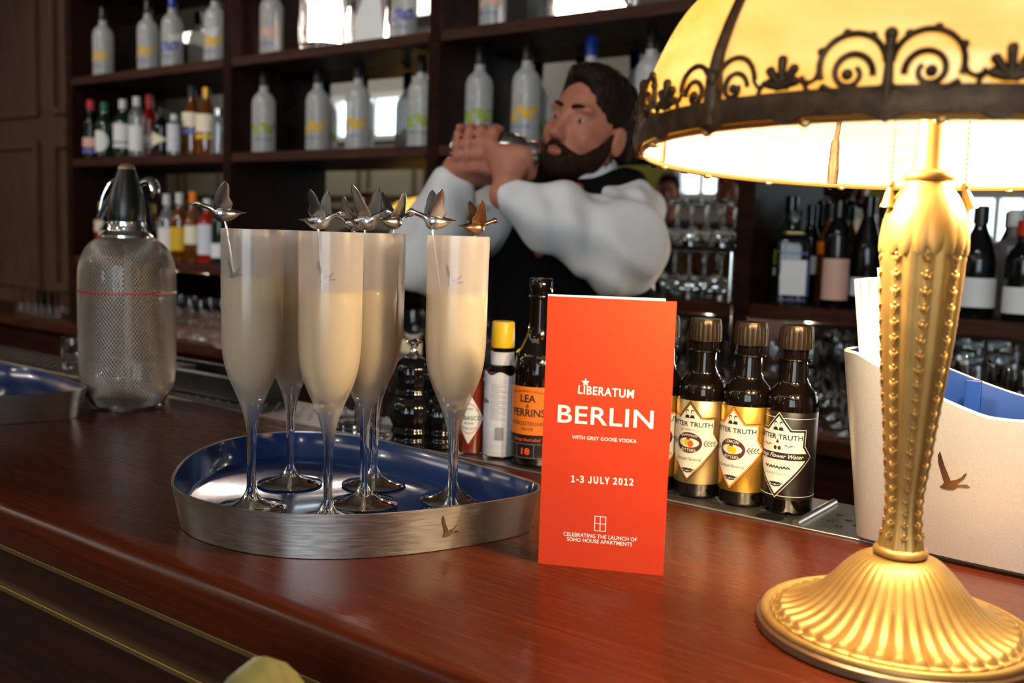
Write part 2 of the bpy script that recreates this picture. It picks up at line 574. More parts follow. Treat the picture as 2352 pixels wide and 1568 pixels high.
def text2d(s, size, bold=0.0, spacing=1.0, shear=0.0, kind=None, width=None, xs=1.0):
    cu = bpy.data.curves.new('t', 'FONT')
    cu.body = s
    f = font(kind)
    if f:
        cu.font = f
    cu.size = 1.0
    cu.offset = bold
    cu.space_character = spacing
    cu.shear = shear
    cu.align_x = 'CENTER'
    cu.align_y = 'CENTER'
    cu.resolution_u = 3
    o = bpy.data.objects.new('t', cu)
    COL.objects.link(o)
    dg = bpy.context.evaluated_depsgraph_get()
    me = o.evaluated_get(dg).to_mesh()
    V = [(v.co.x, v.co.y, 0.0) for v in me.vertices]
    F = [tuple(p.vertices) for p in me.polygons]
    o.evaluated_get(dg).to_mesh_clear()
    bpy.data.objects.remove(o)
    bpy.data.curves.remove(cu)
    if not V:
        return [], []
    x0, x1 = min(p[0] for p in V), max(p[0] for p in V)
    cx = (x0 + x1) / 2
    k = size
    if width:
        xs = width / ((x1 - x0) * k)
    return [((p[0] - cx) * k * xs, p[1] * k, 0.0) for p in V], F


# ------------------------------------------------------------------ objects
_cache = {}


def obj(name, g, mat, parent=None, smooth=True, angle=40, bevel=0.0, key=None, loc=None, kind=None, label=None, subsurf=0, weld=False):
    if key and key in _cache:
        me = _cache[key]
    else:
        me = bpy.data.meshes.new(name)
        me.from_pydata([tuple(p) for p in g[0]], [], [tuple(f) for f in g[1]])
        if weld:
            bm = bmesh.new()
            bm.from_mesh(me)
            bmesh.ops.remove_doubles(bm, verts=bm.verts[:], dist=1e-5)
            bmesh.ops.recalc_face_normals(bm, faces=bm.faces[:])
            bm.to_mesh(me)
            bm.free()
        me.update()
        if smooth:
            me.shade_smooth()
            me.set_sharp_from_angle(angle=RAD(angle))
        me.materials.append(M[mat] if isinstance(mat, str) else mat)
        if key:
            _cache[key] = me
    o = bpy.data.objects.new(name, me)
    COL.objects.link(o)
    if parent:
        o.parent = parent
    if loc is not None:
        o.location = loc
    if bevel:
        b = o.modifiers.new('bevel', 'BEVEL')
        b.width = bevel
        b.segments = 2
        b.limit_method = 'ANGLE'
        b.angle_limit = RAD(40)
    if kind:
        o['kind'] = kind
    if label:
        o['label'] = label
    return o


def thing(name, label, cat, loc=(0, 0, 0), rz=0.0, group=None):
    o = bpy.data.objects.new(name, None)
    o.empty_display_size = 0.05
    COL.objects.link(o)
    o.location = loc
    o.rotation_euler = (0, 0, rz)
    o['label'] = label
    o['category'] = cat
    if group:
        o['group'] = group
    return o


def tag(o, label, cat, group=None):
    o['label'] = label
    o['category'] = cat
    if group:
        o['group'] = group
    return o


def dup(root, loc, rz=0.0, label=None, group=None, scale=None):
    r = root.copy()
    COL.objects.link(r)
    r.location = loc
    r.rotation_euler = (0, 0, rz)
    if scale:
        r.scale = (scale, scale, scale)
    if label:
        r['label'] = label
    if group:
        r['group'] = group

    def kids(a, b):
        for ch in [c for c in bpy.data.objects if c.parent is a]:
            c = ch.copy()
            COL.objects.link(c)
            c.parent = b
            kids(ch, c)
    kids(root, r)
    return r


def structure(name, g, mat, **kw):
    return obj(name, g, mat, kind='structure', **kw)


ORD = ['first', 'second', 'third', 'fourth', 'fifth', 'sixth', 'seventh', 'eighth', 'ninth', 'tenth', 'eleventh', 'twelfth', 'thirteenth',
       'fourteenth', 'fifteenth', 'sixteenth']
# ------------------------------------------------------------------ the room
RX0, RX1, RY0, RY1, RH = -14.0, 3.2, -3.0, 2.54, 3.6
structure('floor', box(RX0, RX1, RY0 - .1, RY1 + .1, -.1, 0), 'floor')
structure('ceiling', box(RX0, RX1, RY0 - .1, RY1 + .1, RH, RH + .1), 'ceiling')


def panel_frames(x0, x1, y, side, rows, w, gap, t=.022, bw=.035):
    """raised panel mouldings standing proud of a wall at y; side = +1 / -1 is the way they face"""
    out = []
    n = max(1, int(round((x1 - x0) / w)))
    pw = (x1 - x0) / n
    for i in range(n):
        a, b = x0 + i * pw + gap / 2, x0 + (i + 1) * pw - gap / 2
        for z0, z1 in rows:
            ya, yb = sorted((y - side * .003, y + side * t))
            out += [box(a, b, ya, yb, z1 - bw, z1), box(a, b, ya, yb, z0, z0 + bw),
                    box(a, a + bw, ya, yb, z0 + bw, z1 - bw), box(b - bw, b, ya, yb, z0 + bw, z1 - bw)]
    return out


structure('wall_back', join(box(RX0, RX1, RY1, RY1 + .1, 0, RH),
                            *panel_frames(RX0, -4.16, RY1, -1, [(1.02, 1.74), (1.86, 2.52), (2.62, 3.4)], .62, .13)), 'panelwood')
# opposite wall with openings for the windows
WINS = [(-8.65, -7.40, 2.35, 2.86), (-4.78, -4.50, 2.50, 2.82), (-4.24, -3.78, 1.72, 2.12), (-1.86, -1.38, 1.22, 1.80), (.1, 2.9, .95, 2.9)]  # last window is out of view, made large for its daylight


def wall_with_openings(x0, x1, y0, y1, h, wins):
    xs = sorted({x0, x1} | {w[0] for w in wins} | {w[1] for w in wins})
    out = []
    for a, b in zip(xs, xs[1:]):
        w = [q for q in wins if q[0] <= a + 1e-6 and q[1] >= b - 1e-6]
        if w:
            out += [box(a, b, y0, y1, 0, w[0][2]), box(a, b, y0, y1, w[0][3], h)]
        else:
            out.append(box(a, b, y0, y1, 0, h))
    return join(*out)


structure('wall_front', wall_with_openings(RX0, RX1, RY0 - .12, RY0, RH, WINS), 'wallgrey')
structure('wall_left', box(RX0 - .1, RX0, RY0 - .1, RY1 + .1, 0, RH), 'wallcream')
structure('wall_right', box(RX1, RX1 + .1, RY0 - .1, RY1 + .1, 0, RH), 'wallgrey')
# cream panelling on the far part of the opposite wall, olive band on the nearer part (seen in the bar mirrors)
structure('trim_1', box(RX0, -5.6, RY0, RY0 + .02, .1, 2.2), 'wallcream')
structure('trim_2', join(*panel_frames(RX0, -5.6, RY0 + .02, 1, [(.2, .95), (1.05, 1.62), (1.72, 2.15)], .8, .12)), 'moulding')
structure('trim_3', box(-5.6, -4.3, RY0, RY0 + .02, .1, 2.05), 'wallolive')
structure('trim_4', box(-3.7, -1.9, RY0, RY0 + .02, .1, 2.05), 'wallolive')
structure('trim_5', box(-1.32, 0, RY0, RY0 + .02, 1.5, 2.3), 'wallolive')
for i, (a, b, z0, z1) in enumerate(WINS):
    w = obj('window_%d' % (i + 1), join(box(a, a + .06, RY0 - .1, RY0 + .03, z0, z1), box(b - .06, b, RY0 - .1, RY0 + .03, z0, z1),
                                        box(a + .06, b - .06, RY0 - .1, RY0 + .03, z0, z0 + .06), box(a + .06, b - .06, RY0 - .1, RY0 + .03, z1 - .06, z1),
                                        box((a + b) / 2 - .02, (a + b) / 2 + .02, RY0 - .06, RY0 - .02, z0 + .06, z1 - .06)), 'whitecap', smooth=False, kind='structure')
    obj('window_pane', box(a + .05, b - .05, RY0 - .09, RY0 - .08, z0 + .05, z1 - .05), 'daylight', w, smooth=False)

# ------------------------------------------------------------------ the back bar: bays one metre wide
BY0, BY1 = 2.25, 2.49
SH = {'C': 1.212, 'B': 1.617, 'A': 1.95, 'T': 2.33}
bb = thing('back_bar_shelving', 'dark wooden back bar shelving in open bays with mirrors behind the bottles', 'shelving', (0, 0, 0))
UX = [-4.06, -3.0, -2.02, -1.01, 0.0, 1.0]
for i, x in enumerate(UX):
    obj('upright', box(x - .022, x + .022, BY0, BY1, .94, 2.36), 'darkwood', bb, bevel=.003)
for a, b in zip(UX, UX[1:]):
    for k in 'CBAT':
        obj('shelf', box(a + .022, b - .022, BY0 + .004, BY1, SH[k] - .034, SH[k]), 'shelfwood', bb, bevel=.003)
    for k0, k1 in (('B', 'A'), ('A', 'T'), ('C', 'B')):
        lo = SH[k0]
        obj('mirror', box(a + .022, b - .022, BY1 - .012, BY1 - .004, lo, SH[k1] - .034), 'mirror', bb, smooth=False)
    obj('mirror', box(a + .022, b - .022, BY1 - .012, BY1 - .004, .945, SH['C'] - .034), 'mirror', bb, smooth=False)
obj('backing_board', box(UX[0] - .02, UX[-1] + .02, BY1 - .003, BY1 + .02, .945, 2.36), 'darkwood', bb, smooth=False)
LOWZ = .94
bcab = thing('back_counter', 'long low dark back counter with reddish wooden top below the shelving', 'counter', (0, 0, 0))
obj('counter_top', box(-8.0, 1.6, 2.12, 2.53, LOWZ - .04, LOWZ), 'shelfwood', bcab, bevel=.004)
obj('cabinet_body', box(-7.98, 1.58, 2.17, 2.525, 0, LOWZ - .04), 'darkwood', bcab, smooth=False)
for i in range(12):
    x = -7.9 + i * .79
    d = obj('cabinet_door', box(x + .01, x + .77, 2.148, 2.17, .08, LOWZ - .06), 'darkwood', bcab, bevel=.003)
    obj('door_handle', tube([(x + .70, 2.147, .5), (x + .70, 2.125, .51), (x + .70, 2.125, .63), (x + .70, 2.147, .64)], .005), 'brass', d)

# ------------------------------------------------------------------ the bar counter
CX0, CX1 = -6.6, 2.2
CF, CR_ = .424, .862
bar = thing('bar_counter', 'long mahogany bar counter with rounded front edge and thin brass lines on its front', 'counter', (0, 0, 0))


def profile_x(prof, x0, x1):
    """extrude a closed (y, z) outline along X"""
    n = len(prof)
    V = [(x0, p[0], p[1]) for p in prof] + [(x1, p[0], p[1]) for p in prof]
    return V, [tuple(range(n))[::-1], tuple(range(n, 2 * n))] + [(i, (i + 1) % n, n + (i + 1) % n, n + i) for i in range(n)]


top_prof = [(CR_, CT), (CR_, CT - .042), (CF + .012, CT - .042), (CF + .005, CT - .040)] + \
           [(CF + .012 - .012 * math.cos(t), CT - .018 + .018 * math.sin(t)) for t in [PI / 2 * k / 6 - .25 for k in range(0, 7)]] + [(CF + .02, CT)]
obj('counter_top', profile_x(top_prof, CX0, CX1), 'counter', bar, angle=50)
obj('front_panel', box(CX0 + .02, CX1 - .02, CF + .016, CF + .05, 0.0, CT - .042), 'counter_front', bar, smooth=False)
for z in (CT - .046, CT - .086):
    obj('brass_strip', box(CX0 + .02, CX1 - .02, CF + .0105, CF + .018, z - .0035, z + .0015), 'brass', bar, bevel=.0008)
obj('back_panel', box(CX0 + .02, CX1 - .02, CR_ - .03, CR_, 0, CT - .042), 'counter_front', bar, smooth=False)

# drip rail: perforated steel plate in framed lengths behind the counter
rail = thing('drip_rail', 'perforated stainless steel drip rail along the back edge of the bar counter', 'drip tray', (0, 0, 0))
RF, RB = CR_ + .0045, .985
RZ = CT - .001


def perforated(x0, x1, y0, y1, z, pitch=.0125, r=.0036, skip=None):
    """plate with staggered holes: each hole a ring of quads inside its own cell"""
    V, F = [], []
    nx, ny = int((x1 - x0) / pitch), int((y1 - y0) / pitch)
    px, py = (x1 - x0) / nx, (y1 - y0) / ny
    n = 12
    for i in range(nx):
        for j in range(ny):
            cx, cyy = x0 + (i + .5) * px, y0 + (j + .5) * py
            b = len(V)
            hole = (i + j) % 2 == 0 and 0 < j < ny - 1 and not (skip and math.hypot(cx - skip[0], cyy - skip[1]) < skip[2])
            if not hole:
                V += [(cx - px / 2, cyy - py / 2, z), (cx + px / 2, cyy - py / 2, z), (cx + px / 2, cyy + py / 2, z), (cx - px / 2, cyy + py / 2, z)]
                F.append((b, b + 1, b + 2, b + 3))
                continue
            for k in range(n):
                t = 2 * PI * k / n
                c, s = math.cos(t), math.sin(t)
                m = max(abs(c) / (px / 2), abs(s) / (py / 2))
                V += [(cx + c / m, cyy + s / m, z), (cx + c * r, cyy + s * r, z), (cx + c * r, cyy + s * r, z - .0015)]
            for k in range(n):
                a, d = b + 3 * k, b + 3 * ((k + 1) % n)
                F += [(a, d, d + 1, a + 1), (a + 1, d + 1, d + 2, a + 2)]
            for k in (1, 4, 7, 10):            # the cell corners
                a, d = b + 3 * k, b + 3 * ((k + 1) % n)
                sx, sy = (1 if k in (1, 10) else -1), (1 if k in (1, 4) else -1)
                V.append((cx + sx * px / 2, cyy + sy * py / 2, z))
                F.append((a, len(V) - 1, d))
    return V, F


DIV = on_z(1845, 1195, CT).x
lengths = [(-3.6, -2.55), (-2.55, -1.60), (-1.60, DIV), (DIV, .75)]
for a, b in lengths:
    obj('perforated_plate', perforated(a + .012, b - .012, RF + .014, RB - .012, RZ), 'rail', rail, smooth=False)
    obj('plate_frame', join(box(a, b, RF, RF + .014, RZ - .012, RZ), box(a, b, RB - .012, RB, RZ - .012, RZ),
                            box(a, a + .012, RF + .014, RB - .012, RZ - .012, RZ), box(b - .012, b, RF + .014, RB - .012, RZ - .012, RZ)), 'rail', rail, smooth=False)
    obj('divider_bar', tube([(b, RF + .006, RZ + .002), (b, RB - .01, RZ + .002)], .0038, 10), 'rail', rail)
obj('catch_pan', join(box(-3.6, .75, RF, RB, RZ - .035, RZ - .03), box(-3.6, .75, RB - .003, RB, RZ - .16, RZ - .012)), 'rubber', rail, smooth=False)
obj('front_lip', box(-3.6, .75, RF - .0035, RF, RZ - .02, RZ + .003), 'rail', rail, bevel=.001)
hp = on_z(1755, 1192, CT)
obj('drain_hole', mv(lathe([(0, 0), (.0128, 0), (.0128, .0006), (0, .0006)], 28), hp.x, max(hp.y, .8838), RZ + .0002), 'black', rail, label='round dark drain hole in the steel plate')
# speed well under the rail on the bartender's side
well = thing('under_bar_well', 'dark steel under-bar well behind the drip rail', 'bar well', (0, 0, 0))
obj('well_front', box(-3.6, .75, RB + .004, RB + .02, .35, CT - .10), 'rubber', well, smooth=False)
obj('well_shelf', box(-3.6, .75, RB + .02, RB + .2, .62, .64), 'rubber', well, smooth=False)
obj('well_leg', box(-3.58, -3.54, RB + .02, RB + .18, 0, .62), 'rubber', well, smooth=False)
obj('well_leg', box(.69, .73, RB + .02, RB + .18, 0, .62), 'rubber', well, smooth=False)
# ------------------------------------------------------------------ goose emblem (flying goose silhouette)
_g = [(797, 775), (785, 800), (790, 850), (805, 890), (818, 930), (830, 960), (822, 975), (805, 990), (818, 998), (850, 1001), (885, 996), (905, 977), (932, 969),
      (952, 971), (966, 967), (979, 962), (962, 950), (946, 950), (925, 956), (903, 960), (914, 947), (940, 920), (951, 897), (955, 880), (943, 886), (925, 912), (900, 930), (868, 943),
      (855, 915), (832, 868), (812, 815)]
_gx, _gy = 880, 890
GOOSE = [((p[0] - _gx) / 100.0, -(p[1] - _gy) / 100.0) for p in _g]      # about 1.95 wide, 2.26 high


def goose2d(size, flip=1):
    return slice2d(([(p[0] * size * flip, p[1] * size, 0) for p in GOOSE], [tuple(range(len(GOOSE)))]), .002)


# ------------------------------------------------------------------ serving trays: rounded triangle, brushed steel outside, blue inside
TRAY_H = .0375
_rim_px = [(392, 1108), (401, 1080), (427, 1050), (470, 1025), (530, 1005), (600, 994), (680, 989), (780, 995), (870, 1008), (960, 1028), (1050, 1052), (1130, 1075),
           (1195, 1094), (1232, 1107), (1243, 1119), (1222, 1134), (1100, 1156), (960, 1173), (850, 1181), (750, 1183), (650, 1180), (560, 1170), (480, 1154), (430, 1139), (402, 1123)]
_rim = [on_z(x, y, CT + TRAY_H) for x, y in _rim_px]
tray_c = sum(_rim, Vector()) / len(_rim)
tray_c.z = CT
_rim2 = [Vector((p.x - tray_c.x, p.y - tray_c.y, 0)) for p in _rim]
_rim2 = crom(_rim2, 10, True)


def resample(P, n):
    L = [0]
    for i in range(len(P)):
        L.append(L[-1] + (P[(i + 1) % len(P)] - P[i]).length)
    out, j = [], 0
    for k in range(n):
        s = L[-1] * k / n
        while L[j + 1] < s:
            j += 1
        t = (s - L[j]) / max(L[j + 1] - L[j], 1e-9)
        out.append(P[j].lerp(P[(j + 1) % len(P)], t))
    return out, L[-1]


def smooth_loop(P, it):
    for _ in range(it):
        P = [(P[i - 1] + P[i] * 2 + P[(i + 1) % len(P)]) / 4 for i in range(len(P))]
    return P


TR, TRL = resample(_rim2, 200)
TR = smooth_loop(TR, 4)


def offset_in(P, d):
    n = len(P)
    area = sum(P[i].x * P[(i + 1) % n].y - P[(i + 1) % n].x * P[i].y for i in range(n))
    s = 1 if area > 0 else -1
    out = []
    for i in range(n):
        t = (P[(i + 1) % n] - P[i - 1]).normalized()
        out.append(P[i] + Vector((-t.y, t.x, 0)) * (s * d))
    return out


def atz(P, z):
    return [Vector((p.x, p.y, z)) for p in P]


FLARE = .0075
tray_bot = smooth_loop(offset_in(TR, FLARE), 2)


def build_tray(name, label, loc):
    t = thing(name, label, 'tray', loc)
    ti, bi = offset_in(TR, .0022), smooth_loop(offset_in(tray_bot, .0022), 1)
    obj('tray_wall', loft([atz(tray_bot, .0006), atz(TR, TRAY_H), atz(ti, TRAY_H), atz(ti, TRAY_H - .001)], cap0=True), 'steel', t, angle=50, key='traywall', label='brushed steel outer wall of the tray')
    obj('tray_liner', loft([atz(ti, TRAY_H - .001), atz(bi, .0135), atz(offset_in(bi, .003), .0118), ], cap1=True), 'enamel', t, angle=50, key='trayliner', label='glossy blue inside of the tray')
    return t


tray = build_tray('serving_tray', 'rounded triangular steel tray with blue inside carrying the frosted flutes', tray_c)


def on_wall(g, top, bot, h, s0, out=.0004):
    """lay a flat (x, y) mesh on a flared wall; x runs along the outline from index s0, y up from its bottom"""
    n = len(top)
    T2 = top
    seg = [(T2[(i + 1) % n] - T2[i]).length for i in range(n)]

    def f(x, y, z):
        i, r = s0, x
        while r < 0:
            i = (i - 1) % n
            r += seg[i]
        while r > seg[i]:
            r -= seg[i]
            i = (i + 1) % n
        u = r / seg[i]
        a = T2[i].lerp(T2[(i + 1) % n], u)
        b = bot[i].lerp(bot[(i + 1) % n], u)
        k = y / h
        p = b.lerp(a, k)
        tt = (T2[(i + 1) % n] - T2[i]).normalized()
        nn = Vector((tt.y, -tt.x, 0))
        if nn.dot(p) < 0:
            nn = -nn
        return (p.x + nn.x * (out + z), p.y + nn.y * (out + z), y)
    return fmap(g, f)


def nearest_index(P, q):
    return min(range(len(P)), key=lambda i: (P[i] - q).length)


ep = on_z(1046, 1215, CT + .0205) - tray_c
ei = nearest_index(offset_in(TR, FLARE / 2), Vector((ep.x, ep.y, 0)))
_dir = (TR[(ei + 1) % 200] - TR[ei - 1]).dot(_rh)
gg = goose2d(.0088)
gg = ([(p[0] * (1 if _dir > 0 else -1), p[1] + .0215, 0) for p in gg[0]], gg[1])
obj('goose_emblem', on_wall(gg, TR, tray_bot, TRAY_H, ei), 'engrave', tray, smooth=False, label='polished goose emblem on the tray wall')
tip_main = on_z(1243, 1119, CT + TRAY_H)
tip_left = on_z(194, 893, CT + TRAY_H)
tray2 = build_tray('serving_tray', 'empty steel tray with blue inside beside the mesh soda siphon', tray_c + (tip_left - tip_main))

# ------------------------------------------------------------------ frosted flutes
FL_H = .2495
_bowl_out = smoothprof([(.0046, .066), (.0058, .078), (.0088, .091), (.0135, .104), (.0195, .118), (.0236, .131), (.0259, .147), (.0266, .17), (.0268, .21), (.0272, FL_H)], 4)
_bowl_in = [(.0260, FL_H), (.0256, .21), (.0254, .17), (.0247, .147), (.0224, .131), (.0180, .119), (.0110, .1095), (.0045, .106), (0, .1055)]
_stem = smoothprof([(.0001, .1030), (.0060, .1000), (.0108, .0985), (.0084, .0910), (.0054, .0780), (.0043, .0665), (.0042, .058), (.0040, .045), (.0039, .030), (.0042, .0205), (.0066, .0135), (.0095, .0095)], 4)
_foot = [(.0095, .0095), (.014, .0068), (.022, .0042), (.0305, .0027), (.0316, .0018), (.0312, .0006), (.024, .0), (.016, .0), (.012, .0012), (.006, .0022), (0, .0025)]
DRINK_M = {}


def flute(label, loc, level, emblem_rot=None, flip=1):
    t = thing('champagne_flute', label, 'flute glass', loc, 0, 'frosted flutes on the tray')
    t.scale = (.968, .968, .968)
    obj('bowl', lathe([(0, .0665)] + _bowl_out[:-1] + [(.0270, FL_H), (.0263, FL_H + .0002)] + _bowl_in, 40), 'flute', t, key='flutebowl', label='frosted glass bowl')
    obj('stem', lathe(_stem[:-1] + [_stem[-1]], 20), 'glass', t, key='flutestem', label='clear glass stem')
    obj('foot', lathe(_foot, 36), 'glass', t, key='flutefoot', label='clear round glass foot')
    dp = [(0, .1062), (.0045, .1066), (.0108, .1102), (.0176, .1196), (.0219, .1315), (.0241, .1475), (.0248, .17), (.0250, level - .001), (.0245, level), (0, level)]
    obj('drink', lathe(dp, 36), 'drink', t, label='cloudy pale yellow drink')
    if emblem_rot is not None:
        obj('goose_emblem', oncyl(goose2d(.0080, flip), .0272, .2165, emblem_rot), 'etch', t, smooth=False, label='clear etched goose emblem')
    return t


FZ = CT + .0120
# emblem_rot: angle from -Y, positive towards +X
fl_spec = [
    ((577, 1168), .2085, RAD(18), 'frosted flute at the end of the tray farthest from the red card'),
    ((666, 1112), .205, None, 'frosted flute in shade behind the end flute, mostly hidden by it'),
    ((752, 1200), .199, RAD(40), 'frosted flute at the front rim of the tray, second along the front'),
    ((835, 1157), .199, None, 'frosted flute half hidden directly behind the front middle flute'),
    ((858, 1114), .206, None, 'frosted flute at the back of the tray showing only a sliver of bowl'),
    ((1036, 1189), .200, RAD(35), 'frosted flute nearest the red card, with a clear etched goose'),
    ((1040, 1148), .200, None, 'frosted flute hidden behind the flute nearest the red card, its foot showing'),
]
FP = []
for px, lev, er, lab in fl_spec:
    p = on_z(px[0], px[1], FZ)
    FP.append(p)
    flute(lab, p, lev, er)

# ------------------------------------------------------------------ goose stirrers


def wing(side, up, sweep, L=.0225, W=.0118):
    """a raised wing: lens sections from root to tip with feather ridges on the trailing side"""
    n = 12
    loops = []
    for i in range(n + 1):
        s = i / n
        w = W * (.80 + .35 * math.sin(min(s * 2.2, 1) * PI)) * (1 - s ** 3.6) ** .75 + .0006
        c = Vector((-sweep * s * s * .0055 + .0010 + .002 * s, side * (.0014 + .0125 * up * s ** .8), .0012 + L * s))
        th = .0012 * (1 - .75 * s) + .00015
        loop = []
        for k in range(14):
            a = 2 * PI * k / 14
            x = math.cos(a) * w / 2
            ridge = 1 + .45 * math.sin((x / w) * 16 + s * 16)
            loop.append(c + Vector((x - w * .2, side * math.sin(a) * th * ridge, 0)))
        loops.append(loop)
    return loft(loops, True, True)


def goose_geo():
    body = tube(crom([(-.0150, 0, .0010), (-.0115, 0, .0002), (-.006, 0, -.0006), (-.001, 0, -.0004), (.003, 0, .0010), (.0065, 0, .0032), (.0105, 0, .0047), (.0140, 0, .0058),
                      (.0160, 0, .0065), (.0178, 0, .0064), (.0200, 0, .0055)], 3),
                [q * (1.6 if n_ < 13 else 1.3) for n_, q in enumerate( (.0008, .0010, .0013, .0018, .0025, .0030, .0034, .0037, .0039, .0039, .0038, .0035, .0030, .0025, .0021, .0018, .0016, .0015, .0014, .0014, .0014, .0014, .0016, .0018, .0020, .0020, .0018, .0015, .0011, .0008, .0004))], 10)
    tail = fmap(sphere((0, 0, 0), (.0062, .0040, .0009), 12, 6), lambda x, y, z: (x - .0130, y * (1 + (.006 - x) * 60), z + .0008))
    return join(body, tail)


def stirrer(label, gpx, spx, fi, face, scale=1.0, mat='pewter', depth=None, tilt=0):
    dep = depth or proj(FP[fi] + Vector((0, 0, .242)))[2]
    gp = at_depth(gpx[0], gpx[1], dep)
    bot = FP[fi] + Vector((0, 0, .1085))
    rz = math.atan2(face.y, face.x)
    t = thing('swizzle_stick', label, 'stirrer', gp, rz, 'goose-topped swizzle sticks in the flutes')
    s = scale
    sc = lambda g: [(p[0] * s, p[1] * s, p[2] * s) for p in g[0]]
    b = goose_geo()
    obj('goose_figure', (sc(b), b[1]), mat, t)
    for sd in (1, -1):
        w = wing(sd, 1.0, 1.0)
        obj('wing', (sc(w), w[1]), mat, t, angle=60)
    inv = Matrix.Rotation(-rz, 3, 'Z')
    a0 = Vector((-.002 * s, 0, -.001 * s))
    top = inv @ (at_depth(spx[0], spx[1], dep) - gp)
    end = inv @ (bot - gp)
    mid = top + (end - top) * .02
    obj('stick', tube([a0, a0.lerp(top, .6), top, mid, end], .0011, 8), mat, t)
    return t


_left, _right = -_rh, _rh
_tocam = -_fh
stirrer('pewter goose stirrer facing the siphon on the end flute', (506, 489), (519, 517), 0, (_left * 1.0 + _tocam * .35).normalized(), 1.12)
stirrer('pewter goose stirrer on the front middle flute, one wing edge-on', (739, 508), (731, 524), 2, (_right + _tocam * .30).normalized(), 1.06)
stirrer('pewter goose stirrer with the largest raised wing, lit warm along one edge', (846, 508), (838, 527), 3, (_right + _tocam * .55).normalized(), 1.3)
stirrer('pewter goose stirrer tucked behind the large-winged one, facing the other way', (806, 514), (812, 527), 4, (_left + _tocam * -.6).normalized(), 1.1)
stirrer('small pewter goose stirrer on the back flute, wings in a narrow V', (908, 508), (903, 528), 4, (_right * .8 - _tocam * .9).normalized(), 1.15)
stirrer('pewter goose stirrer facing the small back goose, on the flute nearest the red card', (994, 508), (993, 533), 5, (_left + _tocam * .35).normalized(), 1.12)
stirrer('dark bronze goose stirrer on the flute nearest the red card', (1098, 522), (1092, 536), 6, (_right * .9 - _tocam * .45).normalized(), 1.0, 'bronze')

# ------------------------------------------------------------------ the red card
bl, br = on_z(1236, 1293, CT), on_z(1523, 1322, CT)
cw, ch_ = (br - bl).length, .2105
cdir = (br - bl).normalized()
card = thing('folded_leaflet', 'orange red folded card with pale event lettering standing upright on the bar', 'leaflet', bl, math.atan2(cdir.y, cdir.x))
CH = ch_
TH = .0004
obj('front_panel', box(0, cw, 0, TH, 0, CH), 'card', card, smooth=False)
bang = RAD(7)
bp = [(0, TH), (cw * .915 * math.cos(bang), TH + cw * .915 * math.sin(bang)), (cw * .915 * math.cos(bang), 2 * TH + cw * .915 * math.sin(bang)), (0, 2 * TH)]
obj('back_panel', prism(bp, 0.0002, CH + .0012), 'cardwhite', card, smooth=False, label='white inner panel folded behind')


def card_px(px, py):
    """card coordinates (x along, z up) of a pixel on the front panel"""
    d = ray(px, py)
    nrm = Vector((cdir.y, -cdir.x, 0))
    t = (bl - EYE).dot(nrm) / d.dot(nrm)
    p = EYE + d * t - bl
    return p.dot(cdir), p.z


def card_text(name, s, px0, px1, pyc, hpx, bold=0.0, spacing=1.0, kind=None, tilt=True, shear=0):
    x0, z0 = card_px(px0[0], px0[1])
    x1, z1 = card_px(px1[0], px1[1])
    _, za = card_px((px0[0] + px1[0]) / 2, pyc - hpx / 2)
    _, zb = card_px((px0[0] + px1[0]) / 2, pyc + hpx / 2)
    cap = za - zb
    g = text2d(s, cap / .727, bold, spacing, shear, kind, width=x1 - x0)
    ys = [p[1] for p in g[0]]
    ky = cap / (max(ys) - min(ys))
    g = ([(p[0], p[1] * ky, 0) for p in g[0]], g[1])
    mid = (min(ys) + max(ys)) / 2 * ky
    ang = math.atan2(z1 - z0, x1 - x0)
    V = []
    for p in g[0]:
        x, y = p[0], p[1] - mid
        V.append(((x0 + x1) / 2 + x * math.cos(ang) - y * math.sin(ang), -.00015, (z0 + z1) / 2 + x * math.sin(ang) + y * math.cos(ang)))
    obj(name, (V, g[1]), 'cardtext', card, smooth=False)


card_text('lettering', 'LIBERATUM', (1328, 894), (1456, 905), 899, 20, .02, 1.12)
card_text('lettering', 'BERLIN', (1281, 949), (1501, 964), 956, 41, .012, 1.06)
card_text('lettering', 'WITH GREY GOOSE VODKA', (1314, 1003), (1462, 1013), 1008, 8.5, .014, 1.05)
card_text('lettering', '1-3 JULY 2012', (1312, 1099), (1455, 1107), 1103, 17, .014, 1.1, 'Noto Sans CJK Regular.woff2')
card_text('lettering', 'CELEBRATING THE LAUNCH OF', (1294, 1225), (1463, 1239), 1232, 9, .014, 1.05)
card_text('lettering', 'SOHO HOUSE APARTMENTS', (1302, 1237), (1452, 1250), 1244, 9, .014, 1.05)
sx, sz = card_px(1345, 878)
star = [(sx + (.0034 if k % 2 == 0 else .0014) * math.sin(PI * k / 5), -.00015, sz + (.0034 if k % 2 == 0 else .0014) * math.cos(PI * k / 5)) for k in range(10)]
obj('star_mark', (star + [(sx, -.00015, sz)], [(k, (k + 1) % 10, 10) for k in range(10)]), 'cardtext', card, smooth=False)
wx0, wz1 = card_px(1366, 1184)
wx1, wz0 = card_px(1391, 1221)
lw = .00055


def fr(a, b, c, d):
    return [(a, -.00015, c), (b, -.00015, c), (b, -.00015, d), (a, -.00015, d)], [(0, 1, 2, 3)]


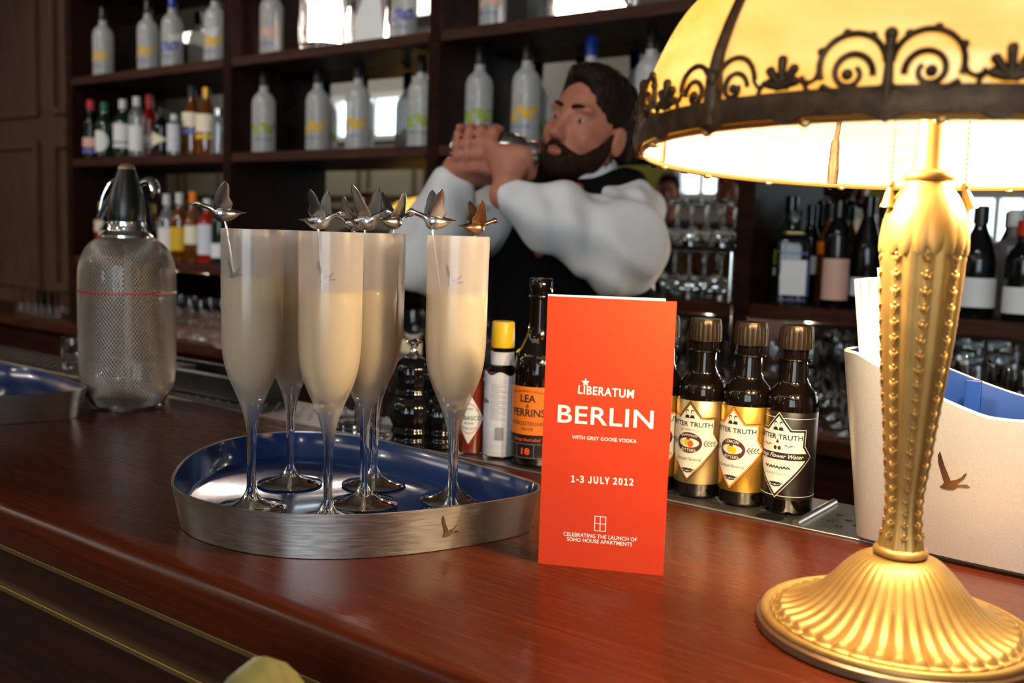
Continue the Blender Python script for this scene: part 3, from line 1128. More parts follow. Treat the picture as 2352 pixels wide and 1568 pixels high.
wm = (wx0 + wx1) / 2
obj('window_mark', join(fr(wx0, wx0 + lw, wz0, wz1), fr(wx1 - lw, wx1, wz0, wz1), fr(wx0 + lw, wx1 - lw, wz0, wz0 + lw), fr(wx0 + lw, wx1 - lw, wz1 - lw, wz1),
                        fr(wm - lw / 2, wm + lw / 2, wz0 + lw, wz1 - lw), fr(wx0 + lw, wm - lw / 2, (wz0 + wz1) / 2 - lw / 2, (wz0 + wz1) / 2 + lw / 2),
                        fr(wm + lw / 2, wx1 - lw, (wz0 + wz1) / 2 - lw / 2, (wz0 + wz1) / 2 + lw / 2)), 'cardtext', card, smooth=False)
# ------------------------------------------------------------------ table lamp with a filigree glass shade
def glass_shade_mat():
    m = bpy.data.materials.new('amber_slag_glass')
    m.use_nodes = True
    nt = m.node_tree
    nt.nodes.clear()
    out = nd(nt, 'ShaderNodeOutputMaterial')
    tl = nd(nt, 'ShaderNodeBsdfTranslucent')
    df = nd(nt, 'ShaderNodeBsdfDiffuse')
    gl = nd(nt, 'ShaderNodeBsdfGlossy')
    gl.inputs['Roughness'].default_value = 0.15
    tc = nd(nt, 'ShaderNodeTexCoord')
    mp = nd(nt, 'ShaderNodeMapping')
    mp.inputs['Scale'].default_value = (9, 9, 26)
    nz = nd(nt, 'ShaderNodeTexNoise')
    nz.inputs['Scale'].default_value = 1.2
    nz.inputs['Detail'].default_value = 4
    nz.inputs['Distortion'].default_value = 1.5
    rp = nd(nt, 'ShaderNodeValToRGB')
    rp.color_ramp.elements[0].position = 0.34
    rp.color_ramp.elements[1].position = 0.66
    rp.color_ramp.elements[0].color = (0.98, 0.74, 0.26, 1)
    rp.color_ramp.elements[1].color = (1.0, 0.92, 0.58, 1)
    L = nt.links.new
    L(tc.outputs['Object'], mp.inputs[0]); L(mp.outputs[0], nz.inputs['Vector']); L(nz.outputs['Fac'], rp.inputs['Fac'])
    L(rp.outputs['Color'], tl.inputs['Color'])
    df.inputs['Color'].default_value = (0.86, 0.80, 0.68, 1)
    m1, m2 = nd(nt, 'ShaderNodeMixShader'), nd(nt, 'ShaderNodeMixShader')
    m1.inputs[0].default_value = 0.70
    m2.inputs[0].default_value = 0.04
    L(df.outputs[0], m1.inputs[1]); L(tl.outputs[0], m1.inputs[2])
    L(m1.outputs[0], m2.inputs[1]); L(gl.outputs[0], m2.inputs[2])
    L(m2.outputs[0], out.inputs['Surface'])
    return m


M['slag'] = glass_shade_mat()
LB = Vector((-0.1766, 0.667, CT))
SHZ, SHR, STX, STY = 0.3116, 0.1826, 0.0047, -0.0361
_sprof = smoothprof([(SHR, 0), (.1822, .018), (.180, .038), (.1635, .075), (.146, .095), (.118, .117), (.085, .133), (.05, .143), (.028, .147)], 5)


def shade_r(s):
    for (r0, z0), (r1, z1) in zip(_sprof, _sprof[1:]):
        if z0 <= s <= z1:
            return r0 + (r1 - r0) * (s - z0) / (z1 - z0)
    return _sprof[-1][0] if s > 0 else SHR + .0


def sh_pt(phi, s, out=0.0):
    """a point on the shade; phi measured round the axis, s height above the rim plane"""
    r = shade_r(s) + out
    x, y = r * math.cos(phi), r * math.sin(phi)
    return (x, y, SHZ + s + STX * x + STY * y)


PHI0 = math.atan2(-LB.y, -LB.x) - RAD(6.5) * 1.0   # middle of the panel that faces the bar guest
NP = 6


def lamp(label, loc, rz=0.0):
    t = thing('table_lamp', label, 'lamp', loc, rz)

    # base: dark edge disc, then a fluted bell with leaf tips and a beaded rim
    obj('base_disc', lathe([(0, 0), (.088, 0), (.0901, .0015), (.0895, .006), (.087, .0078), (0, .0078)], 72), 'lampwood', t, key='lb0', label='dark bronze underside disc')

    def bmod(r, z, th, i):
        k = 40
        w = abs(math.cos(k / 2 * th)) ** .7
        if .020 < r < .0745:
            e = min((r - .020) / .03, 1.0)
            a = .0026 * e * (r / .06)
            if r > .062:
                a *= 1 + (r - .062) * 40
            return r, z + (w - .6) * a
        if .0745 <= r < .078:
            return r + .0016 * (w - .5), z + .0006 * w
        return r, z
    bprof = [(.0150, .054), (.0165, .0545), (.021, .054), (.0265, .0515), (.0295, .049), (.033, .0457), (.0365, .0418), (.040, .0375), (.0435, .0331), (.047, .029), (.051, .0249),
             (.055, .0215), (.059, .0187), (.063, .0165), (.0665, .0149), (.070, .0137), (.0728, .0130), (.0742, .0126), (.0752, .0108), (.0762, .0098), (.0815, .0096), (.0825, .0108),
             (.0845, .0116), (.0862, .0110), (.0872, .0095), (.0872, .0078), (.080, .0076)]
    obj('base', lathe(bprof, 480, bmod), 'lampgold', t, key='lb1', angle=60)
    beads = []
    nb = 40
    for k in range(nb):
        th = 2 * PI * k / nb
        g = fmap(sphere((0, 0, 0), (.0014, .0048, .0013), 8, 6), lambda x, y, z: (x + .0792, y, z + .0100))
        beads.append(rotz(g, th))
        for dd in (-.0055, .0055):
            beads.append(rotz(sphere((.0792, dd + (.0062 - .0055) * (1 if dd > 0 else -1), .0100), .0008, 6, 4), th))
    obj('rim_beading', join(*beads), 'lampgold', t, key='lb2', angle=60)
    obj('base_ring', mv(lathe([(.0128 + .0046 * math.cos(a), .0036 * math.sin(a)) for a in [2 * PI * i / 16 for i in range(17)]], 48), 0, 0, .0575), 'lampgold', t, key='lb3')

    # stem
    sprof = smoothprof([(.0148, .0595), (.0138, .064), (.0121, .073), (.0113, .083), (.0115, .096), (.0128, .108), (.0145, .123), (.0160, .140), (.0182, .160), (.0205, .182), (.0225, .205),
                        (.0240, .228), (.0250, .248), (.0252, .262), (.0235, .272)], 4)

    def smod(r, z, th, i):
        c = math.cos(8 * th)
        return r * (1 + .030 * max(c, -.2) + .014 * math.cos(16 * th)), z
    obj('stem', lathe(sprof, 160, smod), 'lampgold', t, key='lb4', angle=60)
    orn = []
    for col in range(8):
        th = 2 * PI * (col + .5) / 8
        z = .068
        while z < .252:
            r = None
            for (r0, z0), (r1, z1) in zip(sprof, sprof[1:]):
                if z0 <= z <= z1:
                    r = r0 + (r1 - r0) * (z - z0) / (z1 - z0)
            s = .0016 + .055 * r
            bump = [sphere((0, 0, s * 1.15), (s * .55, s * .42, s * .45), 7, 5), sphere((0, 0, s * .2), (s * .5, s * .5, s * .62), 7, 5)]
            for sd in (1, -1):
                g = fmap(sphere((0, 0, 0), (s * .5, s * .36, s * .95), 7, 5), lambda x, y, zz, sd=sd: (x, y + sd * (s * .55 + zz * .55), zz - abs(0) + s * .05))
                bump.append(g)
            bump.append(sphere((0, 0, -s * 1.0), (s * .35, s * .22, s * .5), 6, 4))
            orn.append(rotz(mv(join(*bump), r * .985, 0, z), th))
            z += s * 3.55
    obj('stem_ornament', join(*orn), 'lampgold', t, key='lb5', angle=70)

    def cmod(r, z, th, i):
        k = 18
        w = abs(math.cos(k / 2 * th))
        f = 1 - i / (len(cprof) - 1)
        return r * (1 + .030 * f * (w - .5)), z - .0045 * (f ** 3) * w + .0
    cprof = [(.0235, .2580), (.0262, .2560), (.0268, .2590)] + smoothprof([(.0266, .264), (.0255, .272), (.0232, .280), (.0196, .2875), (.0158, .2930), (.0133, .2968), (.0124, .2985)], 3)
    obj('leaf_cap', lathe(cprof, 216, cmod), 'lampgold', t, key='lb6', angle=60)
    nprof = [(.0118, .2980), (.0150, .2990), (.0160, .3008), (.0156, .3030), (.0128, .3040), (.0104, .3050), (.0098, .3075), (.0094, .3110), (.0086, .330), (.0084, .345), (.012, .346), (.012, .362), (.006, .364),
             (.006, .455), (.012, .457), (.014, .462), (.008, .470), (.005, .478), (0, .480)]
    obj('neck', lathe(nprof, 32), 'lampgold', t, key='lb7', angle=50)
    # sockets, bulbs and pull chains
    sd_dir = _rh.copy()
    for sgn in (1, -1):
        ax = sd_dir * sgn
        sk = obj('socket', tube([ax * .010 + Vector((0, 0, .354)), ax * .022 + Vector((0, 0, .354)), ax * .048 + Vector((0, 0, .356))], [.006, .009, .0105], 14), 'lampgold', t)
        bc = ax * .074 + Vector((0, 0, .358))
        bulb = obj('bulb', fmap(sphere((0, 0, 0), .022, 16, 12), lambda x, y, z: (bc.x + x, bc.y + y, bc.z + z)), 'bulb', t, label='glowing bulb')
        cp = ax * .0238
        ch = [sphere((cp.x, cp.y, .297 + .0032 * i), .0011, 7, 5) for i in range(15)]
        ch.append(sphere((cp.x, cp.y, .2955), .0028, 9, 6))
        obj('pull_chain', join(*ch), 'brass', t)
        tilt = 0.35 if sgn > 0 else -.06
        bell = lathe([(0, .0002), (.0016, 0), (.0028, -.004), (.0036, -.009), (.0050, -.0125), (.0044, -.0125), (.003, -.008), (0, -.004)], 18)
        obj('pull_bell', xf(bell, Matrix.Translation((cp.x, cp.y, .2935)) @ Matrix.Rotation(tilt, 4, Vector((-_fh.x, -_fh.y, 0)))), 'brass', t)
    # shade: frame of filigree, ribs, six bent glass panels
    strokes = []

    def arcpt(u):               # u in metres along the rim from the middle of a panel
        return u / SHR

    def put(path, rad, phi, n=6, flat=1.0, lift=.0022):
        strokes.append(tube([sh_pt(phi + arcpt(u), s, lift) for u, s in path], rad, n))

    def spiral(cx, cz, r0, r1, a0, a1, n=26, sx=1):
        return [(cx + sx * (r0 + (r1 - r0) * i / n) * math.cos(a0 + (a1 - a0) * i / n), cz + (r0 + (r1 - r0) * i / n) * math.sin(a0 + (a1 - a0) * i / n)) for i in range(n + 1)]

    half = SHR * PI / NP
    band_r, band_o = [], []
    nseg = 252
    for k in range(nseg):
        phi = 2 * PI * k / nseg
        u = ((phi * NP / (2 * PI)) % 1.0 - .5) * 2          # -1..1 inside a panel, measured from the first panel's middle
        drip = 0
        for c in (-1, -.5, 0, .5, 1):
            d = abs(u - c) * half
            if d < .0068:
                drip = max(drip, .0046 * (1 - d / .0068))
        band_o.append((phi + PHI0 + PI / NP, -.0005 - drip))
    lo1 = [sh_pt(p, max(z, 0), .0012)[:2] + (sh_pt(p, 0, .0012)[2] + z,) for p, z in band_o]
    lo2 = [sh_pt(p, 0, .0038)[:2] + (sh_pt(p, 0, .0038)[2] + z * .9,) for p, z in band_o]
    mid = [sh_pt(p, .006, .0048) for p, z in band_o]
    up2 = [sh_pt(p, .0125, .0036) for p, z in band_o]
    up1 = [sh_pt(p, .0132, .0008) for p, z in band_o]
    strokes.append(loft([lo1, lo2, mid, up2, up1]))
    for p in range(NP):
        phi = PHI0 + 2 * PI * p / NP
        for sx in (1, -1):
            # the pair of large scrolls in the middle of the panel
            put(spiral(.0172 * sx, .0225, .0158, .0150, PI * .98, -PI * .12, 24, sx), [.0017] * 25, phi)
            put(spiral(.0172 * sx, .0190, .0105, .0035, PI * 1.05, -PI * .95 - PI * .3, 30, sx), [.0019 - .0006 * i / 30 for i in range(31)], phi)
            strokes.append(sphere(sh_pt(phi + arcpt(.0185 * sx), .0185, .0026), .0029, 9, 6))
            put([(.0325 * sx, .021), (.0340 * sx, .0175), (.0372 * sx, .0160), (.0402 * sx, .0175), (.0412 * sx, .0195)], .0013, phi)
            put([(.0010 * sx, .012), (.004 * sx, .0105), (.012 * sx, .0080), (.022 * sx, .0085), (.031 * sx, .0135)], .0022, phi)
            for a in (.5, .9, 1.35):
                q = (.0172 * sx + .0163 * math.cos(PI * (1 - a / 1.6)) * sx * -1 * -1, .0225 + .0163 * math.sin(PI * a / 1.6))
                strokes.append(sphere(sh_pt(phi + arcpt(q[0]), q[1], .0026), .0023, 7, 5))
            # palmette between middle and corner
            c = .0515 * sx
            for a, l in ((0, .0125), (.7, .0100), (-.7, .0100), (1.35, .0072), (-1.35, .0072)):
                e = (c + l * math.sin(a), .0158 + l * math.cos(a))
                strokes.append(tube([sh_pt(phi + arcpt(c), .0145, .0026), sh_pt(phi + arcpt((c + e[0]) / 2), (.0145 + e[1]) / 2, .0030), sh_pt(phi + arcpt(e[0]), e[1], .0026)], [.0014, .0022, .0026], 7))
                strokes.append(sphere(sh_pt(phi + arcpt(e[0]), e[1], .0026), .0027, 7, 5))
            for s2 in (1, -1):
                put(spiral(c + .0085 * s2, .0118, .0068, .0022, PI * .9, -PI * .9, 20, s2), .0014, phi)
            # scroll against the corner rib
            cc = (half - .0150) * sx
            put(spiral(cc, .0205, .0130, .0122, PI * 1.0, -PI * .1, 20, sx), .0016, phi)
            put(spiral(cc, .0175, .0088, .0028, PI * 1.0, -PI * 1.1, 24, sx), .0015, phi)
            strokes.append(sphere(sh_pt(phi + arcpt(cc), .0172, .0026), .0026, 8, 5))
            put([(cc - .0125 * sx, .020), (cc - .0150 * sx, .0165), (cc - .0178 * sx, .0165), (cc - .0192 * sx, .019)], .0012, phi)
        put([(0, .0055), (0, .016), (0, .026), (0, .036)], [.0034, .0026, .0022, .0030], phi, 8)
        strokes.append(sphere(sh_pt(phi, .0365, .0026), .0034, 9, 6))
        strokes.append(sphere(sh_pt(phi + PI / NP, .024, .0026), (.0040, .0040, .0060), 9, 6))
    sh = obj('lamp_shade', join(*strokes), 'iron', t, key='lshade', angle=60, label='dark bronze filigree band of the shade')
    ribs = []
    for p in range(NP):
        phi = PHI0 + PI / NP + 2 * PI * p / NP
        path = [sh_pt(phi, s, .0004) for s in [.0, .012, .024, .038, .055, .075, .095, .110, .122, .132, .140, .1465]]
        obj('rib', tube(path, [.0060, .0064, .0058, .0042, .0038, .0036, .0034, .0032, .003, .003, .003, .003], 10, flat=.75), 'iron', sh, key='lrib%d' % p)
        a, b = PHI0 + 2 * PI * p / NP - PI / NP + .012, PHI0 + 2 * PI * p / NP + PI / NP - .012
        n = 20
        zs = [z for r, z in _sprof]
        outer = [[sh_pt(a + (b - a) * i / n, z, -.0002) for i in range(n + 1)] for z in zs]
        inner = [[sh_pt(a + (b - a) * i / n, z, -.0026) for i in range(n + 1)] for z in zs]
        V = [q for row in outer for q in row] + [q for row in inner for q in row]
        F = []
        m = n + 1
        o2 = len(zs) * m
        for j in range(len(zs) - 1):
            for i in range(n):
                q = (j * m + i, j * m + i + 1, (j + 1) * m + i + 1, (j + 1) * m + i)
                F += [q, tuple(o2 + x for x in reversed(q))]
        for i in range(n):
            F += [(i, o2 + i, o2 + i + 1, i + 1)]
            k2 = (len(zs) - 1) * m
            F += [(k2 + i, k2 + i + 1, o2 + k2 + i + 1, o2 + k2 + i)]
        for j in range(len(zs) - 1):
            F += [(j * m, (j + 1) * m, o2 + (j + 1) * m, o2 + j * m), (j * m + n, o2 + j * m + n, o2 + (j + 1) * m + n, (j + 1) * m + n)]
        obj('glass_panel', (V, F), 'slag', sh, key='lglass%d' % p, angle=50, label='amber marbled glass panel')
    rim = [sh_pt(2 * PI * k / 120, 0, -.0020)[:2] + (sh_pt(2 * PI * k / 120, 0, -.0020)[2] - .0016,) for k in range(121)]
    g = [tube(rim, .0019, 8)]
    for k in range(18):
        g.append(sphere(tuple(a + b for a, b in zip(sh_pt(2 * PI * (k + .3) / 18, 0, -.0020), (0, 0, -.0030))), (.0034, .0034, .0022), 8, 5))
    obj('shade_rim', join(*g), 'brass', sh, key='lrim')
    obj('shade_cap', mv(lathe([(.030, 0), (.031, .002), (.022, .008), (.010, .012), (0, .0125)], 32), 0, 0, SHZ + .1455), 'iron', sh, key='lcap')
    return t


lamp1 = lamp('large gilded table lamp with lit amber glass shade and bronze filigree, beside the red card', LB)
lamp2 = dup(lamp1, Vector((-3.97, .645, CT)), RAD(20), 'gilded lamp farther along the bar, seen only as a glow in the mirror')
for root in (LB, Vector((-3.97, .645, CT))):
    for sgn in (1, -1):
        p = root + _rh * (sgn * .074) + Vector((0, 0, .330))
        light('lamp_light', 'POINT', p, LAMP_W, (1.0, .76, .45), shadow_soft_size=.018)
# ------------------------------------------------------------------ small bottles on the drip rail
RZT = RZ + .0006


def lean(px, py, dz=0.0):
    return on_z(px, py, RZT)


def flat_on(t, name, g, mat, r, z, lift=.0003, rot=0.0, step=.0022, label=None):
    if not g[0]:
        return None
    g2 = slice2d(g, step)
    return obj(name, oncyl(([(p[0], p[1], lift) for p in g2[0]], g2[1]), r, z, rot), mat, t, smooth=False, label=label)


def arctext(s, cx, cyy, R, size, up=True, bold=.01, squash=.55, kind=None):
    g = text2d(s, size, bold, 1.05, 0, kind)
    out = []
    for x, y, z in g[0]:
        a = x / R
        if up:
            out.append((cx + (R + y) * math.sin(a), cyy + ((R + y) * math.cos(a) - R) * squash + y * (1 - squash), 0))
        else:
            out.append((cx + (R - y) * math.sin(a), cyy - ((R - y) * math.cos(a) - R) * squash + y * (1 - squash), 0))
    return out, g[1]


def band(r, z0, z1, lift=.0002, n=48):
    return lathe([(r + lift * .2, z0), (r + lift, z0 + .0002), (r + lift, z1 - .0002), (r + lift * .2, z1)], n)


def bitters(label, loc, foil, variant, rz=0.0):
    t = thing('bitters_bottle', label, 'bottle', loc, rz, 'bitters bottles on the drip rail')
    r = .0245
    prof = [(0, .001), (.018, 0), (.0228, .0008), (.0245, .0035), (.0245, .1005)] + smoothprof([(.0245, .1010), (.0240, .1085), (.0218, .1150), (.0178, .1200), (.0146, .1250), (.0137, .1300), (.0130, .1400), (.0126, .1455)], 3) + \
           [(.0152, .1458), (.0156, .1467), (.0152, .1477), (.0124, .148), (.0122, .1600), (0, .1600)]
    obj('bottle_body', lathe(prof, 40), 'darkglass', t, key='bitt_body', label='dark brown glass body')

    def kmod(rr, z, th, i):
        return rr * (1 + (.018 * (1 if math.cos(26 * th) > .3 else -1) if 1 < i < 5 else 0)), z
    obj('cap', lathe([(.0126, .1570), (.0160, .1572), (.0163, .1590), (.0162, .1660), (.0158, .1730), (.0153, .1775), (.0148, .1785), (.0145, .1795), (.0120, .1790), (0, .1790)], 104, kmod), 'bronzecap', t, key='bitt_cap', label='ribbed bronze plastic cap', angle=30)
    lb = obj('label_band', band(r, .0145, .0985), foil, t, key='bitt_band' + foil)
    dia = [(0, .0965), (.0118, .0815), (.0255, .0815), (.0250, .0668), (.0320, .0565), (0, .0175), (-.0320, .0565), (-.0250, .0668), (-.0255, .0815), (-.0118, .0815)]
    scale_poly = lambda k, P: [(p[0] * k, .0565 + (p[1] - .0565) * k) for p in P]
    A = lambda name, g, mat, lift, lab=None: flat_on(lb, name, g, mat, r, 0, lift, 0, .0022, lab)
    trim = {'palegold': 'gold', 'gold': 'orangelabel', 'brownlabel': 'cream'}[foil]
    if foil == 'brownlabel':
        obj('label_line', join(band(r, .0925, .0932, .0004), band(r, .0175, .0182, .0004)), 'cream', lb)
    A('label_border', poly2d(scale_poly(1.045, dia)), 'ink' if foil != 'brownlabel' else 'cream', .0004)
    A('label_border', poly2d(scale_poly(1.02, dia)), trim if foil != 'brownlabel' else 'ink', .0005)
    A('label_panel', poly2d(scale_poly(.945, dia)), 'cream', .0006, 'cream diamond shaped panel')
    A('lettering', (lambda g: ([(p[0], p[1] + .0745, 0) for p in g[0]], g[1]))(text2d('BITTER TRUTH', .0066, .018, 1.0, 0, None, width=.046)), 'ink', .0008)
    heads = []
    for hx in (-.0027, .0027):
        heads += [poly2d(ellipse2d(hx, .0872, .0017, .0024, 14)), poly2d([(hx - .0026, .0808), (hx + .0026, .0808), (hx + .0016, .0840), (hx - .0016, .0840)])]
    A('portrait_print', join(*heads), 'ink', .0008)
    A('portrait_print', join(*[poly2d(ellipse2d(hx + .0003, .0866, .0012, .0017, 12)) for hx in (-.0027, .0027)]), 'cream', .0009)
    dx = .0
    if foil != 'brownlabel':
        A('badge_print', poly2d(ellipse2d(dx, .0560, .0135, .0105, 36)), 'maroon', .0008)
        A('badge_print', poly2d(ellipse2d(dx, .0560, .0105, .0048, 30)), 'cream', .0009)
        fc = ('orangeink', 'yellowcap') if variant == 'GRAPEFRUIT' else ('yellowcap', 'orangelabel')
        A('fruit_print', poly2d(ellipse2d(dx - .0016, .0565, .0030, .0036, 18)), 'yellowcap', .0010)
        A('fruit_print', poly2d(ellipse2d(dx + .0022, .0552, .0030, .0036, 18)), fc[0], .0011)
        A('leaf_print', poly2d(ellipse2d(dx - .0002, .0600, .0022, .0009, 12)), 'greencap', .0012)
        A('lettering', arctext(variant, dx, .0635, .020, .0042 if variant == 'LEMON' else .0031, True, .01), 'cream', .0010)
        A('lettering', arctext('BITTERS', dx, .0482, .020, .0042, False, .01), 'cream', .0010)
        if variant == 'GRAPEFRUIT':
            A('lettering', arctext('BITTERMENS', 0, .0690, .030, .0032, True, .0), 'greyink', .0009)
        for sx in (1, -1):
            sp = [stroke2d([(sx * .0140, .056), (sx * .0275, .0565)], .0006)]
            for q in range(4):
                for sy in (1, -1):
                    x0 = .0150 + .0032 * q
                    sp.append(stroke2d([(sx * x0, .056), (sx * (x0 + .0016), .056 + sy * .0022), (sx * (x0 + .0034), .056 + sy * (.0030 - .0004 * q))], [.0004, .0011, .0004]))
            A('sprig_print', join(*sp), 'maroon', .0008)
        A('lettering', (lambda g: ([(p[0], p[1] + .0395, 0) for p in g[0]], g[1]))(text2d('Cocktail Flavoring', .0042, 0, 1.0, .35, None, width=.027)), 'ink', .0008)
        zo = .0290
    else:
        A('badge_print', poly2d([(-.0300, .0598), (.0296, .0598), (.0310, .0570), (.0290, .0530), (-.0290, .0530)]), 'ink', .0008)
        A('lettering', (lambda g: ([(p[0], p[1] + .0564, 0) for p in g[0]], g[1]))(text2d('Orange Flower Water', .0056, .006, 1.0, .4, None, width=.050)), 'cream', .0010)
        tri = join(poly2d([(-.0018, .0690), (0, .0728), (.0018, .0690)]), poly2d(ellipse2d(-.002, .0642, .0016, .0020, 12)), poly2d(ellipse2d(.002, .0642, .0016, .0020, 12)))
        A('flower_print', tri, 'maroon', .0008)
        sp = [stroke2d([(sx * .006 + i * .0022 * sx, .0665 + .0008 * math.sin(i * 2.1)) for i in range(6)], [.0003, .0010, .0004, .0011, .0004, .0003]) for sx in (1, -1)]
        A('sprig_print', join(*sp), 'maroon', .0008)
        A('sprig_print', stroke2d([(-.013 + .001 * i, .0455 + .0012 * math.sin(i * 1.9)) for i in range(27)], [.0003 + .0016 * abs(math.sin(i * 1.3)) for i in range(27)]), 'ink', .0008)
        A('lettering', (lambda g: ([(p[0], p[1] + .0395, 0) for p in g[0]], g[1]))(text2d('Cocktail Flavoring', .0042, 0, 1.0, 0, None, width=.027)), 'greyink', .0008)
        zo = .0300
    A('flourish_print', join(stroke2d([(-.0075 + .0005 * i, zo + .0010 * math.sin(i * 1.4)) for i in range(31)], [.0003 + .0022 * math.sin(PI * i / 30) * (.6 + .4 * math.sin(i * 2.3)) for i in range(31)]),
                             stroke2d([(-.0048, zo - .0020), (0, zo - .0028), (.0048, zo - .0018)], .0012)), 'ink', .0008)
    return t


bitters('bitters bottle with pale gold label and cream diamond, standing closest to the red card', lean(1601, 1131), 'palegold', 'GRAPEFRUIT')
bitters('bitters bottle with bright gold label, in the middle of the three beside the card', lean(1703, 1150), 'gold', 'LEMON', RAD(-6))
bitters('bitters bottle with dark brown label edged in cream, nearest the silver bucket', lean(1805, 1168), 'brownlabel', 'FLOWER', RAD(-6))
bitters('bitters bottle almost wholly hidden behind the red card', lean(1508, 1112), 'gold', 'LEMON', RAD(30))


def hotsauce():
    p = lean(1083, 1036)
    t = thing('hot_sauce_bottle', 'small red hot sauce bottle with a white diamond label', 'bottle', p, RAD(24))
    r = .0160
    obj('bottle_body', lathe([(0, .001), (.012, 0), (.0155, .001), (.0160, .004), (.0160, .075)] + smoothprof([(.0160, .076), (.0152, .084), (.0125, .091), (.0095, .097), (.0085, .102), (.0082, .110)], 3) + [(0, .110)], 32), 'sauce', t, label='red sauce in clear glass')
    obj('cap', lathe([(.0080, .1095), (.0098, .1097), (.0098, .1280), (.0090, .1290), (0, .1290)], 28), 'redcap', t)
    A = lambda name, g, mat, lift, lab=None: flat_on(t, name, g, mat, r, 0, lift, 0, .0022, lab)
    A('label', poly2d([(0, .072), (.0185, .042), (0, .012), (-.0185, .042)]), 'white', .0003, 'white diamond label')
    ring = join(stroke2d(ellipse2d(0, .042, .0125, .0175, 40) + [(.0125, .042)], .0012))
    A('label_ring', ring, 'pinkink', .0005)
    A('lettering', (lambda g: ([(p[0], p[1] + .0425, 0) for p in g[0]], g[1]))(text2d('TABASCO', .0072, .01, 1.0, 0, None, width=.0300)), 'greenink', .0006)
    A('lettering', (lambda g: ([(p[0], p[1] + .0365, 0) for p in g[0]], g[1]))(text2d('BRAND', .0032, .01, 1.1)), 'redcap', .0006)
    A('lettering', arctext('McILHENNY CO.', 0, .0535, .018, .0034, True, .0), 'greenink', .0006)
    A('lettering', arctext('PEPPER SAUCE', 0, .0300, .018, .0034, False, .0), 'greenink', .0006)


hotsauce()


def paper_bottle():
    p = lean(1147, 1046)
    t = thing('bitters_bottle', 'dark bitters bottle with yellow cap and oversized bluish paper label', 'bottle', p, RAD(8))
    r = .0188
    obj('bottle_body', lathe([(0, .001), (.015, 0), (.0180, .001), (.0188, .004), (.0188, .090)] + smoothprof([(.0188, .091), (.0180, .098), (.0150, .104), (.0128, .109), (.0122, .118), (.0120, .128)], 3) + [(0, .128)], 32), 'darkglass', t, label='dark brown glass body')
    obj('cap', lathe([(.0120, .1275), (.0132, .1277), (.0134, .1300), (.0130, .1560), (.0122, .1575), (0, .1575)], 40), 'yellowcap', t, label='yellow screw cap')
    obj('neck_label', lathe([(.0128, .1085), (.0134, .1080), (.0134, .1225), (.0126, .1228)], 36), 'bluewhite', t, label='small paper neck label')

    def lm(rr, z, th, i):
        return rr, z + (.0022 * math.sin(5 * th + 1) if i in (2, 3) else 0)
    pl = obj('paper_label', lathe([(.0190, .0030), (.0198, .0030), (.0200, .0985), (.0193, .0985)], 48, lm), 'bluewhite', t, label='oversized paper label standing above the shoulder')
    A = lambda name, g, mat, lift: flat_on(pl, name, g, mat, .0199, 0, lift, 0, .0022)
    A('barcode_print', join(*[poly2d([(.004 + i * .00075, .022), (.0044 + i * .00075 + (.0002 if i % 3 else 0), .022), (.0044 + i * .00075 + (.0002 if i % 3 else 0), .037), (.004 + i * .00075, .037)]) for i in range(14)]), 'greyink', .0004)
    A('text_lines', join(*[poly2d([(-.002, z), (.016 - .004 * (i % 3), z), (.016 - .004 * (i % 3), z + .0006), (-.002, z + .0006)]) for i, z in enumerate([.046 + .0021 * k for k in range(20)])]), 'greyink', .0004)
    A('lettering', (lambda g: ([(p[0] - .022, p[1] + .066, 0) for p in g[0]], g[1]))(text2d('ANGOSTURA', .0075, .02, 1.0, 0, None, width=.034)), 'ink', .0004)
    A('emblem_print', join(stroke2d(ellipse2d(-.021, .086, .0055, .0075, 26) + [(-.0155, .086)], .0012), poly2d(ellipse2d(-.021, .086, .003, .0045, 18))), 'greyink', .0004)


paper_bottle()


